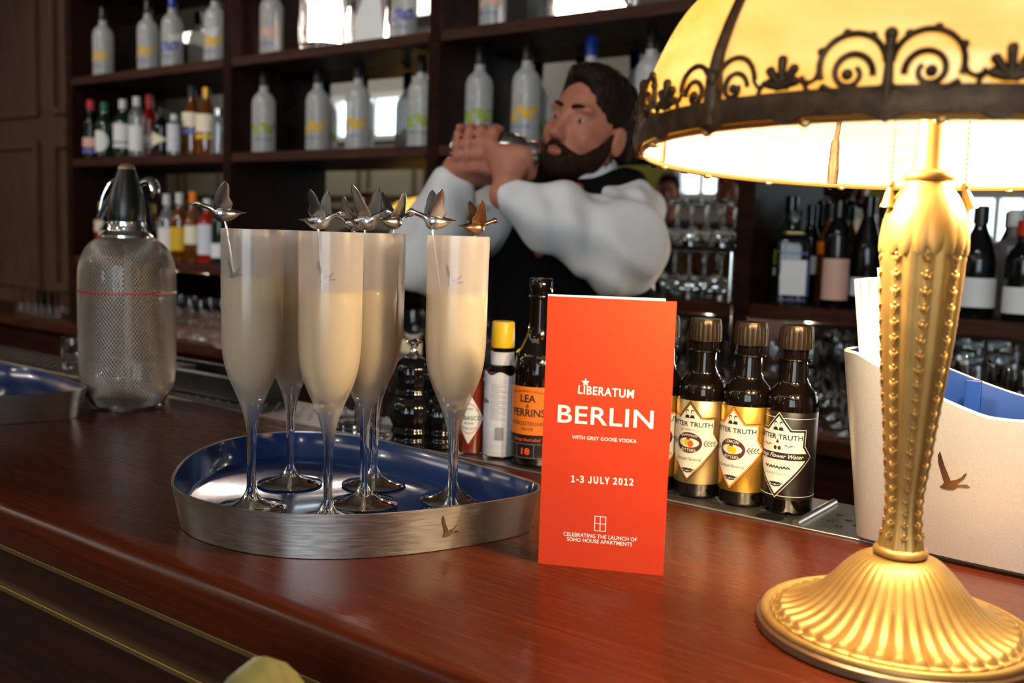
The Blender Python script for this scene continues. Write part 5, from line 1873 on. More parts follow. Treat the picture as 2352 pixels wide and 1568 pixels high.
# lower shelf, nearest bay (right of the glass stacks, partly behind the lamp stem)
for px, Y, h, r, gl, cp, lb, shp, lz, lab2, rz, txt in (
    (1762, 2.37, .262, .036, 'greenglass', 'blackglass', 'greenlab', 'round', (.36, .50), 'white', 0, 'dark green bottle with pale neck label at the start of the near bay'),
    (1860, 2.44, .245, .028, 'blackglass', 'black', 'white', 'round', (.30, .48), None, 0, 'black bottle with faded label behind the white-labelled gin bottle'),
    (1905, 2.415, .248, .030, 'ambertrans', 'black', 'orangelabel', 'round', (.50, .62), None, 0, 'orange-brown bottle next to the pale pink label'),
    (1922, 2.31, .250, .030, 'blackglass', 'blackglass', 'peachlab', 'tall', (.08, .46), None, 0, 'black bottle with narrow pale pink label'),
    (1990, 2.36, .262, .036, 'blackglass', 'blackglass', 'white', 'slope', (.12, .28), None, .6, 'black bottle behind the white straws'),
    (2030, 2.43, .255, .036, 'ambertrans', 'black', 'cream', 'round', (.2, .4), None, .6, 'amber bottle glinting beside the lamp stem'),
    (2246, 2.32, .240, .040, 'blackglass', 'black', 'white', 'slope', (.10, .36), None, 0, 'dark long-necked bottle with white crest label, to the right of the lamp stem'),
    (2324, 2.39, .235, .042, 'greyglass', 'whitecap', None, 'square', (.1, .4), None, 0, 'grey square-shouldered bottle with clear stopper at the end of the near bay'),
    (2350, 2.30, .210, .034, 'blackglass', 'redcap', 'white', 'round', (.08, .34), None, 0, 'dark bottle cut by the picture edge beside the grey bottle'),
):
    if gl == 'greyglass' and gl not in M:
        M['greyglass'] = frosted('smoky_grey_glass', (.30, .28, .27), .25, .4, .10, .1)
    spirit(txt, on_shelf(px, Y, 'C'), h, r, gl, cp, lb, shp, rz or LF, lz=lz, lab2=lab2, group='liquor bottles in the near bay')
# the square gin bottle with a bright label
gp = on_shelf(1822, 2.30, 'C')
gin = thing('gin_bottle', 'square black bottle with bright white label framed by blue dotted lines', 'bottle', gp, RAD(26), 'liquor bottles in the near bay')
rr2 = lambda w, n=6: [Vector((sx * (w - .008) + .008 * math.cos(a), sy * (w - .008) + .008 * math.sin(a), 0)) for sx, sy, a0 in ((1, 1, 0), (-1, 1, PI / 2), (-1, -1, PI), (1, -1, 1.5 * PI)) for a in [a0 + PI / 2 * i / n for i in range(n + 1)]]
W = .038
obj('bottle_body', loft([atz(rr2(W), 0), atz(rr2(W), .148), atz(rr2(W * .94), .158), atz(rr2(W * .62), .168), atz(rr2(W * .40), .176), atz(rr2(W * .38), .205)], True, True), 'blackglass', gin, angle=50)
obj('cap', loft([atz(rr2(W * .44), .203), atz(rr2(W * .44), .222), atz(rr2(W * .40), .224)], True, True), 'black', gin, angle=50)
obj('shoulder_band', loft([atz(rr2(W * .64), .1675), atz(rr2(W * .66), .169), atz(rr2(W * .66), .1735), atz(rr2(W * .42), .1745)]), 'palegold', gin, angle=50)
obj('label', box(-.029, .029, -W - .0008, -W - .0001, .026, .108), 'white', gin, smooth=False, label='bright white label')
dots = []
for i in range(9):
    for z in (.012, .121):
        dots.append(box(-.030 + i * .0068, -.0262 + i * .0068, -W - .0008, -W - .0001, z, z + .006))
for i in range(11):
    dots.append(box(.0315, .0345, -W - .0008, -W - .0001, .026 + i * .0078, .031 + i * .0078))
obj('blue_print', join(*dots), 'bluelab', gin, smooth=False)

# glowing cut crystal holders on the top shelf
_cg = [0]


def crystal(label, p, w, h):
    t = thing('crystal_candle_holder', label, 'candle holder', p, RAD(20))

    def cm(r, z, th, i):
        return r * (1 + .06 * abs(math.sin(7 * th + z * 60)) * (1 if 0 < i < 7 else 0)), z
    obj('crystal_body', lathe([(0, 0), (w * .8, 0), (w * .96, .006), (w, h * .25), (w * .97, h * .5), (w, h * .75), (w * 1.02, h), (w * .92, h), (w * .86, h * .5), (w * .82, h * .12), (0, h * .10)], 56, cm), 'crystal', t, angle=20, label='cut crystal body')
    obj('candle_flame', mv(lathe([(0, 0), (w * .55, .004), (w * .68, h * .15), (w * .66, h * .5), (w * .40, h * .74), (0, h * .80)], 16), 0, 0, h * .12), 'crystal_glow', t, label='glowing light inside')
    light('candle_light', 'POINT', p + Vector((0, 0, h * .75)), 4.5, (1.0, .74, .52), shadow_soft_size=.02)


crystal('glowing cut crystal holder on the top shelf left of the printed booklet', on_shelf(748, 2.36, 'A'), .085, .21)
crystal('second glowing cut crystal holder, on the top shelf above the bartender', on_shelf(1320, 2.38, 'A'), .080, .12)
bk_p = on_shelf(846, 2.40, 'A') + Vector((0, 0, .0008))
bt = thing('booklet', 'pale printed booklet leaning on the top shelf beside the glowing crystal', 'booklet', bk_p, RAD(18))
obj('booklet_pages', xf(box(-.055, .055, 0, .004, 0, .24), Matrix.Rotation(-.12, 4, 'X')), 'white', bt, smooth=False)
obj('booklet_cover', xf(join(poly2d([(-.055, .11), (-.01, .24), (-.055, .24)]), poly2d([(.02, .24), (.055, .05), (.055, .24)])), Matrix.Rotation(-.12, 4, 'X') @ Matrix.Translation((0, -.0012, 0)) @ Matrix.Rotation(PI / 2, 4, 'X')), pmat('mauve_print', (.30, .20, .22), .5), bt, smooth=False, label='mauve printed corners')

# ------------------------------------------------------------------ stemware
GL2 = M['glass']


def stem_glass(name, label, p, group, kind='wine', inv=False, s=1.0, zs=1.0):
    if kind == 'wine':
        prof = [(0, .0004), (.026, 0), (.032, .001), (.0315, .002), (.012, .005), (.0045, .012), (.0036, .022), (.0036, .058), (.0050, .066), (.0150, .076), (.0265, .092), (.0320, .112), (.0325, .132), (.0285, .165),
                (.0275, .165), (.0313, .132), (.0308, .112), (.0253, .093), (.0140, .078), (0, .070)]
    elif kind == 'coupe':
        prof = [(0, .0004), (.024, 0), (.030, .001), (.0295, .002), (.010, .005), (.0042, .012), (.0036, .022), (.0036, .062), (.0060, .070), (.0220, .078), (.0370, .092), (.0410, .108), (.0415, .120),
                (.0402, .120), (.0398, .108), (.0358, .094), (.0205, .080), (0, .074)]
    else:
        prof = [(0, .0004), (.029, 0), (.0315, .002), (.0335, .05), (.036, .102), (.0348, .102), (.0322, .05), (.0298, .010), (0, .008)]
    H = max(z for r, z in prof)
    if inv:
        prof = [(r, H - z) for r, z in reversed(prof)]
    prof = [(r * s, z * s * zs) for r, z in prof]
    t = obj(name, lathe(prof, 22), 'glass', None, key='sg_%s_%s_%.2f_%.2f' % (kind, inv, s, zs), angle=60, loc=p)
    t.rotation_euler.z = random.uniform(0, 3)
    return tag(t, label, 'glass', group)


random.seed(11)


def col_word(i, n):
    return ORD[i] if i < len(ORD) else 'last'


# stacked coupes on the lower shelf beside the bartender: two tiers on a glass board
tier_y = (2.305, 2.392)
gb0 = on_shelf(1500, 2.40, 'C')
gb1x = -1.01 - .03
gx0 = gb1x - .60
nC = 7
xs_c = [gb1x - .05 - i * .088 for i in range(nC)][::-1]
for tier in (0, 1):
    for j, y in enumerate(tier_y):
        for i, x in enumerate(xs_c):
            z = SH['C'] + .0004 + tier * .1316
            stem_glass('coupe_glass', '%s upside-down coupe from the bartender in the %s row of the %s tier' % (col_word(i, nC), ('front', 'rear')[j], ('bottom', 'top')[tier]),
                       Vector((x, y, z)), 'upside-down coupes stacked beside the bartender', 'coupe', True, 1.0)
gs = thing('glass_board', 'thin glass board between the two tiers of upside-down coupes', 'glass shelf', (0, 0, 0))
obj('board', box(xs_c[0] - .05, gb1x - .002, 2.262, 2.455, SH['C'] + .1214, SH['C'] + .1310), 'glass', gs, smooth=False)
for x in (xs_c[0] - .048, gb1x - .006):
    for y in (2.266, 2.45):
        obj('support_pin', tube([(x, y, SH['C'] + .0002), (x, y, SH['C'] + .1214)], .003, 8), 'chrome', gs)
# wine glasses standing on the back counter behind the small bottles
n = 0
rows_y = (2.19, 2.285, 2.38)
xw = -2.02
i = 0
while xw < .35:
    for j, y in enumerate(rows_y):
        x = xw + (.042 if j == 1 else 0) + random.uniform(-.006, .006)
        if any(abs(x - u) < .062 for u in UX) and y > 2.2:
            continue
        if proj((x, y, LOWZ + .1))[0] > 2380:
            continue
        stem_glass('wine_glass', 'clear wine glass number %d from the second upright in the %s row on the back counter' % (i + 1, ('front', 'middle', 'rear')[j]) if False else
                   '%s clear wine glass past the second upright, %s row on the back counter' % (('ORD', ORD[i] if i < 16 else {16: 'seventeenth', 17: 'eighteenth', 18: 'nineteenth', 19: 'twentieth', 20: 'twenty-first', 21: 'twenty-second', 22: 'twenty-third', 23: 'twenty-fourth', 24: 'twenty-fifth', 25: 'twenty-sixth', 26: 'twenty-seventh', 27: 'twenty-eighth'}.get(i, 'last'))[1], ('front', 'middle', 'rear')[j]),
                   Vector((x, y, LOWZ + .0004)), 'wine glasses on the back counter', 'wine', False, 1.12)
    xw += .087
    i += 1
# glasses on the back counter in the far bay, between the siphon and the flutes
for i, x in enumerate([on_shelf(px, 2.20, 'L').x for px in (372, 406, 440, 474)]):
    for j, y in enumerate((2.195, 2.285)):
        stem_glass('wine_glass', '%s clear wine glass from the siphon, %s row on the back counter' % (ORD[i], ('front', 'rear')[j]), Vector((x, y, LOWZ + .0004)), 'wine glasses near the siphon', 'wine', False, .9)
# tumblers lined up at the far dark end of the back counter
for i, px in enumerate((45, 61, 79, 95, 112, 128)):
    for j, y in enumerate((2.22, 2.31)):
        p = on_shelf(px, 2.22, 'L')
        stem_glass('tall_tumbler', '%s clear tumbler from the picture edge, %s row in front of the panelled wall' % (ORD[i], ('front', 'rear')[j]), Vector((p.x, y, LOWZ + .0004)), 'tumblers at the far end of the back counter', 'tumbler', False, .62, 1.75)
# tumblers on the lower shelf behind the flutes
for i, px in enumerate((586, 614, 642, 670, 698, 724)):
    for j, y in enumerate((2.32, 2.40)):
        p = on_shelf(px, 2.32, 'C')
        stem_glass('tall_tumbler', '%s clear tumbler past the first upright, %s row on the lower shelf' % (ORD[i], ('front', 'rear')[j]), Vector((p.x, y, SH['C'] + .0004)), 'tumblers on the lower shelf behind the flutes', 'tumbler', False, .80, 1.25)
for px, nm, tx in ((936, 'wine', 'clear wine glass on the lower shelf beside the bartender\'s raised elbow'), (968, 'tumbler', 'clear tumbler on the lower shelf by the bartender\'s raised elbow'), (1140, 'coupe', 'single clear coupe on the lower shelf just beside the waistcoat')):
    stem_glass('stem_glass' if nm != 'tumbler' else 'tall_tumbler', tx, on_shelf(px, 2.33, 'C'),  'single glasses near the bartender', nm, False, .9)
# ------------------------------------------------------------------ people: implicit surfaces blended into one skin
class Field:
    def __init__(self, lo, hi, h):
        self.lo, self.h = np.array(lo, float), h
        self.n = np.ceil((np.array(hi, float) - self.lo) / h).astype(int) + 1
        self.f = np.full(self.n, .08, np.float32)

    def _blk(self, lo, hi, m):
        a = np.clip(np.floor((np.array(lo) - m - self.lo) / self.h).astype(int), 0, self.n)
        b = np.clip(np.ceil((np.array(hi) + m - self.lo) / self.h).astype(int) + 1, 0, self.n)
        if np.any(b <= a):
            return None
        sl = tuple(slice(i, j) for i, j in zip(a, b))
        ax = [self.lo[i] + self.h * np.arange(a[i], b[i]) for i in range(3)]
        return sl, ax[0][:, None, None], ax[1][None, :, None], ax[2][None, None, :]

    def _mix(self, sl, d, k, op):
        cur = self.f[sl]
        d = d.astype(np.float32)
        if op == 'sub':
            d = -d
            hh = np.clip(.5 + .5 * (d - cur) / k, 0, 1)
            self.f[sl] = cur * (1 - hh) + d * hh + k * hh * (1 - hh)
        else:
            hh = np.clip(.5 + .5 * (cur - d) / k, 0, 1)
            self.f[sl] = cur * (1 - hh) + d * hh - k * hh * (1 - hh)

    def cap(self, a, b, ra, rb=None, k=.02, op='add', sq=None):
        rb = ra if rb is None else rb
        a, b = np.array(a, float), np.array(b, float)
        r = max(ra, rb)
        q = self._blk(np.minimum(a, b) - r, np.maximum(a, b) + r, k + .04)
        if q is None:
            return self
        sl, X, Y, Z = q
        ba = b - a
        L = float(ba @ ba) or 1e-9
        t = np.clip(((X - a[0]) * ba[0] + (Y - a[1]) * ba[1] + (Z - a[2]) * ba[2]) / L, 0, 1)
        d = np.sqrt((X - a[0] - ba[0] * t) ** 2 + (Y - a[1] - ba[1] * t) ** 2 + (Z - a[2] - ba[2] * t) ** 2) - (ra + (rb - ra) * t)
        self._mix(sl, d, k, op)
        return self

    def ell(self, c, r, rot=None, k=.02, op='add'):
        c, r = np.array(c, float), np.array(r, float)
        m = r.max()
        q = self._blk(c - m, c + m, k + .04)
        if q is None:
            return self
        sl, X, Y, Z = q
        X, Y, Z = X - c[0], Y - c[1], Z - c[2]
        if rot is not None:
            Rm = np.array(rot)        # columns are the ellipsoid's axes
            X, Y, Z = (X * Rm[0, i] + Y * Rm[1, i] + Z * Rm[2, i] for i in range(3))
        p = np.sqrt((X / r[0]) ** 2 + (Y / r[1]) ** 2 + (Z / r[2]) ** 2)
        g = np.sqrt((X / r[0] ** 2) ** 2 + (Y / r[1] ** 2) ** 2 + (Z / r[2] ** 2) ** 2) + 1e-9
        self._mix(sl, p * (p - 1) / g, k, op)
        return self

    def plane(self, p, n, k=.004, op='sub'):
        """sub removes the side the normal points to"""
        n = np.array(n, float)
        n /= np.linalg.norm(n)
        ax = [self.lo[i] + self.h * np.arange(self.n[i]) for i in range(3)]
        d = (ax[0][:, None, None] - p[0]) * n[0] + (ax[1][None, :, None] - p[1]) * n[1] + (ax[2][None, None, :] - p[2]) * n[2]
        self._mix((slice(None),) * 3, -d, k, op)
        return self

    def noise(self, fn):
        ax = [self.lo[i] + self.h * np.arange(self.n[i]) for i in range(3)]
        self.f += fn(ax[0][:, None, None], ax[1][None, :, None], ax[2][None, None, :]).astype(np.float32)
        return self

    def mesh(self):
        f, h = self.f, self.h
        f[0] = f[-1] = .08
        f[:, 0] = f[:, -1] = .08
        f[:, :, 0] = f[:, :, -1] = .08
        s = f < 0
        c = np.zeros(tuple(self.n - 1), np.int8)
        offs = [(i, j, k) for i in (0, 1) for j in (0, 1) for k in (0, 1)]
        N = self.n - 1
        for o in offs:
            c += s[o[0]:o[0] + N[0], o[1]:o[1] + N[1], o[2]:o[2] + N[2]]
        act = np.argwhere((c > 0) & (c < 8))
        idx = np.full(tuple(N), -1, np.int32)
        idx[act[:, 0], act[:, 1], act[:, 2]] = np.arange(len(act))
        vals = {o: f[act[:, 0] + o[0], act[:, 1] + o[1], act[:, 2] + o[2]] for o in offs}
        P, C = np.zeros((len(act), 3)), np.zeros(len(act))
        for o in offs:
            for ax in range(3):
                if o[ax] == 0:
                    o2 = tuple(1 if i == ax else o[i] for i in range(3))
                    a, b = vals[o], vals[o2]
                    m = (a < 0) != (b < 0)
                    t = np.where(m, a / np.where(m, a - b, 1), 0)
                    q = np.tile(np.array(o, float), (len(act), 1))
                    q[:, ax] += t
                    P += q * m[:, None]
                    C += m
        P = (act + P / C[:, None]) * h + self.lo
        F = []
        for ax in range(3):
            u, v = [(1, 2), (2, 0), (0, 1)][ax]
            a = np.moveaxis(s, ax, 0)
            df = s.take(range(0, self.n[ax] - 1), ax) != s.take(range(1, self.n[ax]), ax)
            e = np.argwhere(df)
            e = e[(e[:, u] > 0) & (e[:, v] > 0) & (e[:, u] < N[u]) & (e[:, v] < N[v])]
            du, dv = np.eye(3, dtype=int)[u], np.eye(3, dtype=int)[v]
            q = [idx[tuple((e - du * i - dv * j).T)] for i, j in ((1, 1), (0, 1), (0, 0), (1, 0))]
            q = np.stack(q, 1)
            inside = s[tuple(e.T)]
            q[~inside] = q[~inside][:, ::-1]
            F.append(q)
        F = np.concatenate(F)
        return P, F


def fobj(name, fld, mat, parent, smooth_it=0, label=None):
    P, F = fld.mesh()
    me = bpy.data.meshes.new(name)
    me.vertices.add(len(P))
    me.vertices.foreach_set('co', P.astype(np.float32).ravel())
    me.loops.add(len(F) * 4)
    me.loops.foreach_set('vertex_index', F.astype(np.int32).ravel())
    me.polygons.add(len(F))
    me.polygons.foreach_set('loop_start', np.arange(0, len(F) * 4, 4, dtype=np.int32))
    me.update(calc_edges=True)
    me.validate()
    me.shade_smooth()
    me.materials.append(M[mat] if isinstance(mat, str) else mat)
    o = bpy.data.objects.new(name, me)
    COL.objects.link(o)
    o.parent = parent
    if smooth_it:
        sm = o.modifiers.new('relax', 'SMOOTH')
        sm.iterations = smooth_it
        sm.factor = .5
    if label:
        o['label'] = label
    return o


def frame(zaxis, front):
    """3x3 with columns (side, front, up)"""
    z = Vector(zaxis).normalized()
    y = Vector(front)
    y = (y - z * y.dot(z)).normalized()
    x = y.cross(z)
    return Matrix(((x.x, y.x, z.x), (x.y, y.y, z.y), (x.z, y.z, z.z)))


class Head:
    """head geometry in its own frame: x to the person's side, y forward, z up, origin midway between the ears"""

    def __init__(self, c, rot, s=1.0):
        self.c, self.R, self.s = Vector(c), rot, s
        self.rn = np.array([[rot[i][j] for j in range(3)] for i in range(3)])

    def p(self, x, y, z):
        return tuple(self.c + self.R @ (Vector((x, y, z)) * self.s))

    def e(self, f, c, r, k=.012, op='add'):
        f.ell(self.p(*c), [q * self.s for q in r], self.rn, k, op)

    def cp(self, f, a, b, ra, rb=None, k=.012, op='add'):
        f.cap(self.p(*a), self.p(*b), ra * self.s, (ra if rb is None else rb) * self.s, k, op)

    def skin(self, f):
        self.e(f, (0, -.012, .048), (.073, .093, .078), .02)           # cranium
        self.e(f, (0, .022, -.002), (.062, .066, .082), .02)           # face mass
        self.e(f, (0, .038, -.062), (.044, .044, .040), .022)          # jaw
        self.e(f, (0, .066, -.088), (.021, .018, .017), .016)          # chin
        for s in (1, -1):
            self.e(f, (s * .042, .052, -.022), (.020, .024, .022), .018)     # cheek
            self.e(f, (s * .030, .074, .030), (.026, .012, .009), .012)      # brow
            self.e(f, (s * .032, .090, .010), (.018, .016, .0115), .012, 'sub')   # eye socket
            self.e(f, (s * .0315, .069, .0095), (.0135, .012, .0095), .004)   # eyeball under lids
            self.e(f, (s * .0775, -.006, -.004), (.0085, .019, .031), .008)  # ear
            self.e(f, (s * .0865, .000, -.002), (.005, .010, .017), .004, 'sub')
            self.e(f, (s * .011, .089, -.033), (.0085, .010, .0075), .006)   # nostril wing
        self.cp(f, (0, .080, .022), (0, .098, -.026), .0085, .0115, .012)    # nose bridge and tip
        self.e(f, (0, .102, -.029), (.010, .010, .009), .008)
        self.e(f, (0, .080, -.0535), (.022, .010, .0062), .006)        # upper lip
        self.e(f, (0, .079, -.0645), (.019, .010, .0065), .006)        # lower lip
        self.e(f, (0, .093, -.0590), (.020, .006, .0016), .003, 'sub')

    def extras(self, parent, small=False):
        for s in (1, -1):
            m4 = Matrix.Translation(self.c) @ self.R.to_4x4()
            ey = obj('eye', xf(sphere((s * .0315 * self.s, .0725 * self.s, .0075 * self.s), (.0115 * self.s, .0105 * self.s, .0036 * self.s), 14, 10), m4), 'eyewhite', parent)
            obj('iris', xf(sphere((s * .0315 * self.s - .003, .0795 * self.s, .0072 * self.s), (.0046 * self.s, .0045 * self.s, .0037 * self.s), 10, 8), m4), 'iris', ey)
            br = [Vector((s * x, y, z)) * self.s for x, y, z in ((.011, .0880, .0285), (.024, .0885, .0325), (.037, .0815, .0335), (.048, .0680, .0285))]
            obj('eyebrow', xf(tube(crom(br, 4), [.0026, .0038, .0046, .0048, .0048, .0047, .0046, .0044, .004, .0035, .003, .0024, .0016], 8, flat=.8), m4), 'beard', parent)
        lp = join(sphere((0, .0835 * self.s, -.0545 * self.s), (.0205 * self.s, .0075 * self.s, .0042 * self.s), 16, 8), sphere((0, .0825 * self.s, -.0640 * self.s), (.018 * self.s, .0075 * self.s, .0048 * self.s), 16, 8))
        obj('lips', xf(lp, m4), 'lips', parent)


def hair_field(H, h=.0042, volume=1.0, back=.0):
    c = H.c
    f = Field(np.array(c) - .17, np.array(c) + .19, h)
    H.e(f, (0, -.018, .052), (.0805, .099, .083 * volume), .02)
    H.e(f, (0, .034, .104), (.056, .050, .028 * volume), .03)
    H.e(f, (0, -.070, .000), (.066, .045, .062), .025)
    # face opening, sides trimmed above the ears
    H.e(f, (0, .112, .018), (.069, .068, .080), .008, 'sub')
    H.e(f, (0, .090, -.065), (.120, .090, .075), .012, 'sub')
    for s in (1, -1):
        H.e(f, (s * .092, .000, -.012), (.034, .030, .042), .006, 'sub')
    n = H.R @ Vector((0, 0, -1))
    f.plane(H.p(0, -.06, -.036), n, .01)
    cx = np.array(c)
    f.noise(lambda X, Y, Z: .0018 * np.sin((X - cx[0]) * 260 + 3 * np.sin((Z - cx[2]) * 60)) * np.sin((Y - cx[1]) * 230 + 2 * np.sin((X - cx[0]) * 90)))
    return f


def beard_field(H, h=.0036):
    c = H.c
    f = Field(np.array(c) - .16, np.array(c) + .16, h)
    H.e(f, (0, .037, -.060), (.0500, .0495, .0465), .02)
    H.e(f, (0, .064, -.087), (.0265, .0235, .0240), .018)
    for s in (1, -1):
        H.e(f, (s * .051, .022, -.044), (.0135, .030, .036), .012)
        H.cp(f, (s * .064, .004, .002), (s * .062, .014, -.040), .0085, .012, .012)
        H.cp(f, (s * .004, .0935, -.0445), (s * .024, .080, -.056), .0062, .0062, .006)
    H.e(f, (0, .100, -.0590), (.0200, .030, .0095), .004, 'sub')
    for s in (1, -1):
        H.e(f, (s * .040, .080, -.010), (.030, .040, .036), .010, 'sub')
    H.e(f, (0, .105, -.018), (.026, .030, .0225), .004, 'sub')
    cx = np.array(c)
    f.noise(lambda X, Y, Z: .0012 * np.sin((X - cx[0]) * 420) * np.sin((Z - cx[2]) * 330 + (Y - cx[1]) * 260))
    return f


def grip(f, C, axis, palm, wrist, rc, side, k=.006, thumb=1, curl=150):
    """a hand closed round a cylinder through C: palm = direction from the axis to the palm, side = +1/-1 the way the fingers wrap"""
    a = Vector(axis).normalized()
    p0 = Vector(palm)
    p0 = (p0 - a * p0.dot(a)).normalized()
    q0 = a.cross(p0) * side

    def pt(ang, r, x):
        return Vector(C) + a * x + (p0 * math.cos(ang) + q0 * math.sin(ang)) * r
    W = Vector(wrist)
    xs = [.032, .011, -.010, -.030]
    rad = [.0088, .0092, .0090, .0078]
    for i, x in enumerate(xs):
        k1 = RAD(40 - 3 * abs(i - 1))
        kn = pt(k1, rc + .012, x)
        base = pt(RAD(-25), rc + .018, x * .72)
        f.cap(base, kn, .0135, .0118, .010)
        f.cap(W.lerp(base, .55), base, .017, .0140, .012)
        total = RAD(curl - (18 if i == 3 else 6 * abs(i - 1)))
        prev = kn
        for s in range(1, 6):
            an = k1 + total * s / 5
            nx = pt(an, rc + .0085 - .0012 * s / 5, x * (1 + .04 * s / 5))
            f.cap(prev, nx, rad[i] * (1 - .05 * (s - 1)), rad[i] * (1 - .05 * s), k)
            prev = nx
    f.cap(W, W.lerp(pt(RAD(-20), rc + .018, 0), .6), .024, .026, .016)
    # thumb leaves the side of the palm near the wrist and closes the other way
    t0 = W.lerp(pt(RAD(-25), rc + .016, .030 * thumb), .62)
    t1 = pt(RAD(-42), rc + .014, .040 * thumb)
    t2 = pt(RAD(-80), rc + .0105, .038 * thumb)
    t3 = pt(RAD(-112), rc + .0085, .030 * thumb)
    f.cap(t0, t1, .0150, .0120, .010)
    f.cap(t1, t2, .0112, .0102, k)
    f.cap(t2, t3, .0100, .0082, k)


# ---------------------------------------------------------------- the bartender
PR = Vector((-1.135, 1.735, 0))
per = thing('person', 'bearded bartender in white shirt, black waistcoat and bow tie shaking a cocktail shaker', 'person', PR)
Lc = lambda px, py, d: at_depth(px, py, d) - PR
HD = Lc(1350, 308, 2.02)                      # between the ears
up_h = (Vector((0, 0, 1)) + _rh * .27 + Vector((0, .04, 0))).normalized()
front_h = Vector((-.10, -1, -.10))
HR = frame(up_h, front_h)
Hd = Head(HD, HR, 1.0)
shL, shR = Lc(1440, 480, 2.05), Lc(1196, 474, 2.12)
elL, wrL = Lc(1428, 572, 1.83), Lc(1156, 450, 1.80)
elR, wrR = Lc(972, 590, 1.93), Lc(1050, 398, 1.86)
neck0, neck1 = Lc(1352, 452, 2.07), HD + HR @ Vector((0, -.020, -.055))
hipc = Vector((shL.x * .5 + shR.x * .5 + .01, .03, .98))
chest = (shL + shR) / 2 + Vector((0, .0, -.10))
SA, SB = Lc(1040, 340, 1.86), Lc(1240, 352, 1.84)   # shaker from base to cap
s_ax = (SB - SA).normalized()


def torso(f, g=0.0, k=.05):
    across = (shL - shR).normalized()
    nb = frame((0, 0, 1), (across.y, -across.x, 0) if across.x > 0 else (-across.y, across.x, 0))
    rn = np.array([[nb[i][j] for j in range(3)] for i in range(3)])
    mid = (shL + shR) / 2
    f.ell(mid + Vector((0, 0, -.10)), (.175 + g, .110 + g, .17 + g), rn, k)
    f.ell(mid.lerp(hipc, .55), (.155 + g, .108 + g, .20 + g), rn, k)
    f.ell(hipc + Vector((0, 0, .02)), (.165 + g, .115 + g, .14 + g), rn, k)
    f.cap(shR, shL, .052 + g, .052 + g, k)
    return nb


def legs(f, g=0.0):
    for s in (1, -1):
        hp_ = hipc + Vector((s * .088, 0, -.02))
        kn = Vector((hp_.x + s * .01, hp_.y - .015, .50))
        an = Vector((kn.x + s * .005, hp_.y + .01, .085))
        f.cap(hp_, kn, .088 + g, .058 + g, .03)
        f.cap(kn, an, .056 + g, .038 + g, .02)
        if g == 0:
            f.cap(an + Vector((0, .03, -.045)), an + Vector((s * .015, -.15, -.055)), .036, .026, .02)


bf = Field((-.50, -.45, -.01), (.48, .30, 1.80), .005)
torso(bf)
legs(bf)
bf.cap(shL, elL, .052, .042, .02).cap(elL, wrL, .041, .026, .015)
bf.cap(shR, elR, .052, .042, .02).cap(elR, wrR, .041, .026, .015)
bf.cap(neck0 + Vector((0, 0, -.05)), neck1, .060, .054, .02)
Hd.skin(bf)
rcs = .034
grip(bf, SA + s_ax * .045, s_ax, (wrR - SA - s_ax * .045) * .5 + Vector((0, 0, -.05)) - s_ax * .02 + _left * .0, wrR + (SA - wrR) * .22, rcs, -1, thumb=1, curl=165)
grip(bf, SA + s_ax * .118, s_ax, _tocam * .8 + Vector((0, 0, -.55)), wrL + (SA + s_ax * .118 - wrL) * .25, rcs - .003, 1, thumb=-1, curl=150)
body = fobj('body', bf, 'skin', per, 2)
Hd.extras(body) if False else Hd.extras(per)
fobj('hair', hair_field(Hd), 'hair', per, 1)
fobj('beard', beard_field(Hd), 'beard', per, 1)


def fold(f, amp=.005, sc=1.0):
    f.noise(lambda X, Y, Z: amp * np.sin(38 * sc * X + 20 * sc * Z + 2.2 * np.sin(26 * sc * Y + 14 * sc * Z)) * np.cos(30 * sc * Z - 24 * sc * Y + 1.8 * np.sin(22 * sc * X)))
    return f


sf = Field((-.52, -.42, .85), (.50, .30, 1.56), .006)
torso(sf, .008)
sf.cap(shL, elL, .064, .074, .03).cap(elL, elL.lerp(wrL, .55), .074, .062, .04).cap(elL.lerp(wrL, .5), elL.lerp(wrL, .93), .062, .038, .03)
sf.ell(elL.lerp(shL, .25) + Vector((.0, -.01, -.02)), (.076, .075, .080), None, .04)
sf.cap(shR, elR, .062, .062, .03).cap(elR, elR.lerp(wrR, .5), .060, .054, .04).cap(elR.lerp(wrR, .45), elR.lerp(wrR, .90), .052, .037, .03)
fold(sf, .0085)
sf.plane((0, 0, .93), (0, 0, -1), .01)
fobj('shirt', sf, 'shirt', per, 1, 'white shirt with full gathered sleeves')
cf = Field(np.array(neck0) - .16, np.array(neck0) + .16, .0045)
cd = (neck1 - neck0).normalized()
c0 = neck0 + cd * .005
cf.cap(c0 - cd * .03, c0 + cd * .042, .076, .067, .01)
cf.cap(c0 + cd * .02, c0 + cd * .16, .0585, .0585, .002, 'sub')
nbv = Vector((-.1, -1, 0)).normalized()
cf.cap(c0 + nbv * .074 + cd * .055, c0 + nbv * .080 - cd * .02, .001, .020, .004, 'sub')
fobj('collar', cf, 'shirt', per, 1, 'stiff white shirt collar')
vf = Field((-.40, -.30, .85), (.40, .30, 1.56), .0055)
nb = torso(vf, .026)
mid = (shL + shR) / 2
vf.plane((0, 0, .90), (0, 0, -1), .01)
fr_ = nb @ Vector((0, 1, 0))
sd_ = nb @ Vector((1, 0, 0))
vb = mid + Vector((0, 0, -.05)) + fr_ * .13
for s in (1, -1):
    vf.cap(vb, mid + fr_ * .12 + sd_ * (s * .022) + Vector((0, 0, .10)), .010, .042, .012, 'sub')
vf.cap(vb, mid + fr_ * .12 + Vector((0, 0, .12)), .010, .050, .012, 'sub')
vf.cap(neck0 + Vector((0, 0, .0)), neck0 + Vector((0, 0, .2)), .064, .075, .01, 'sub')
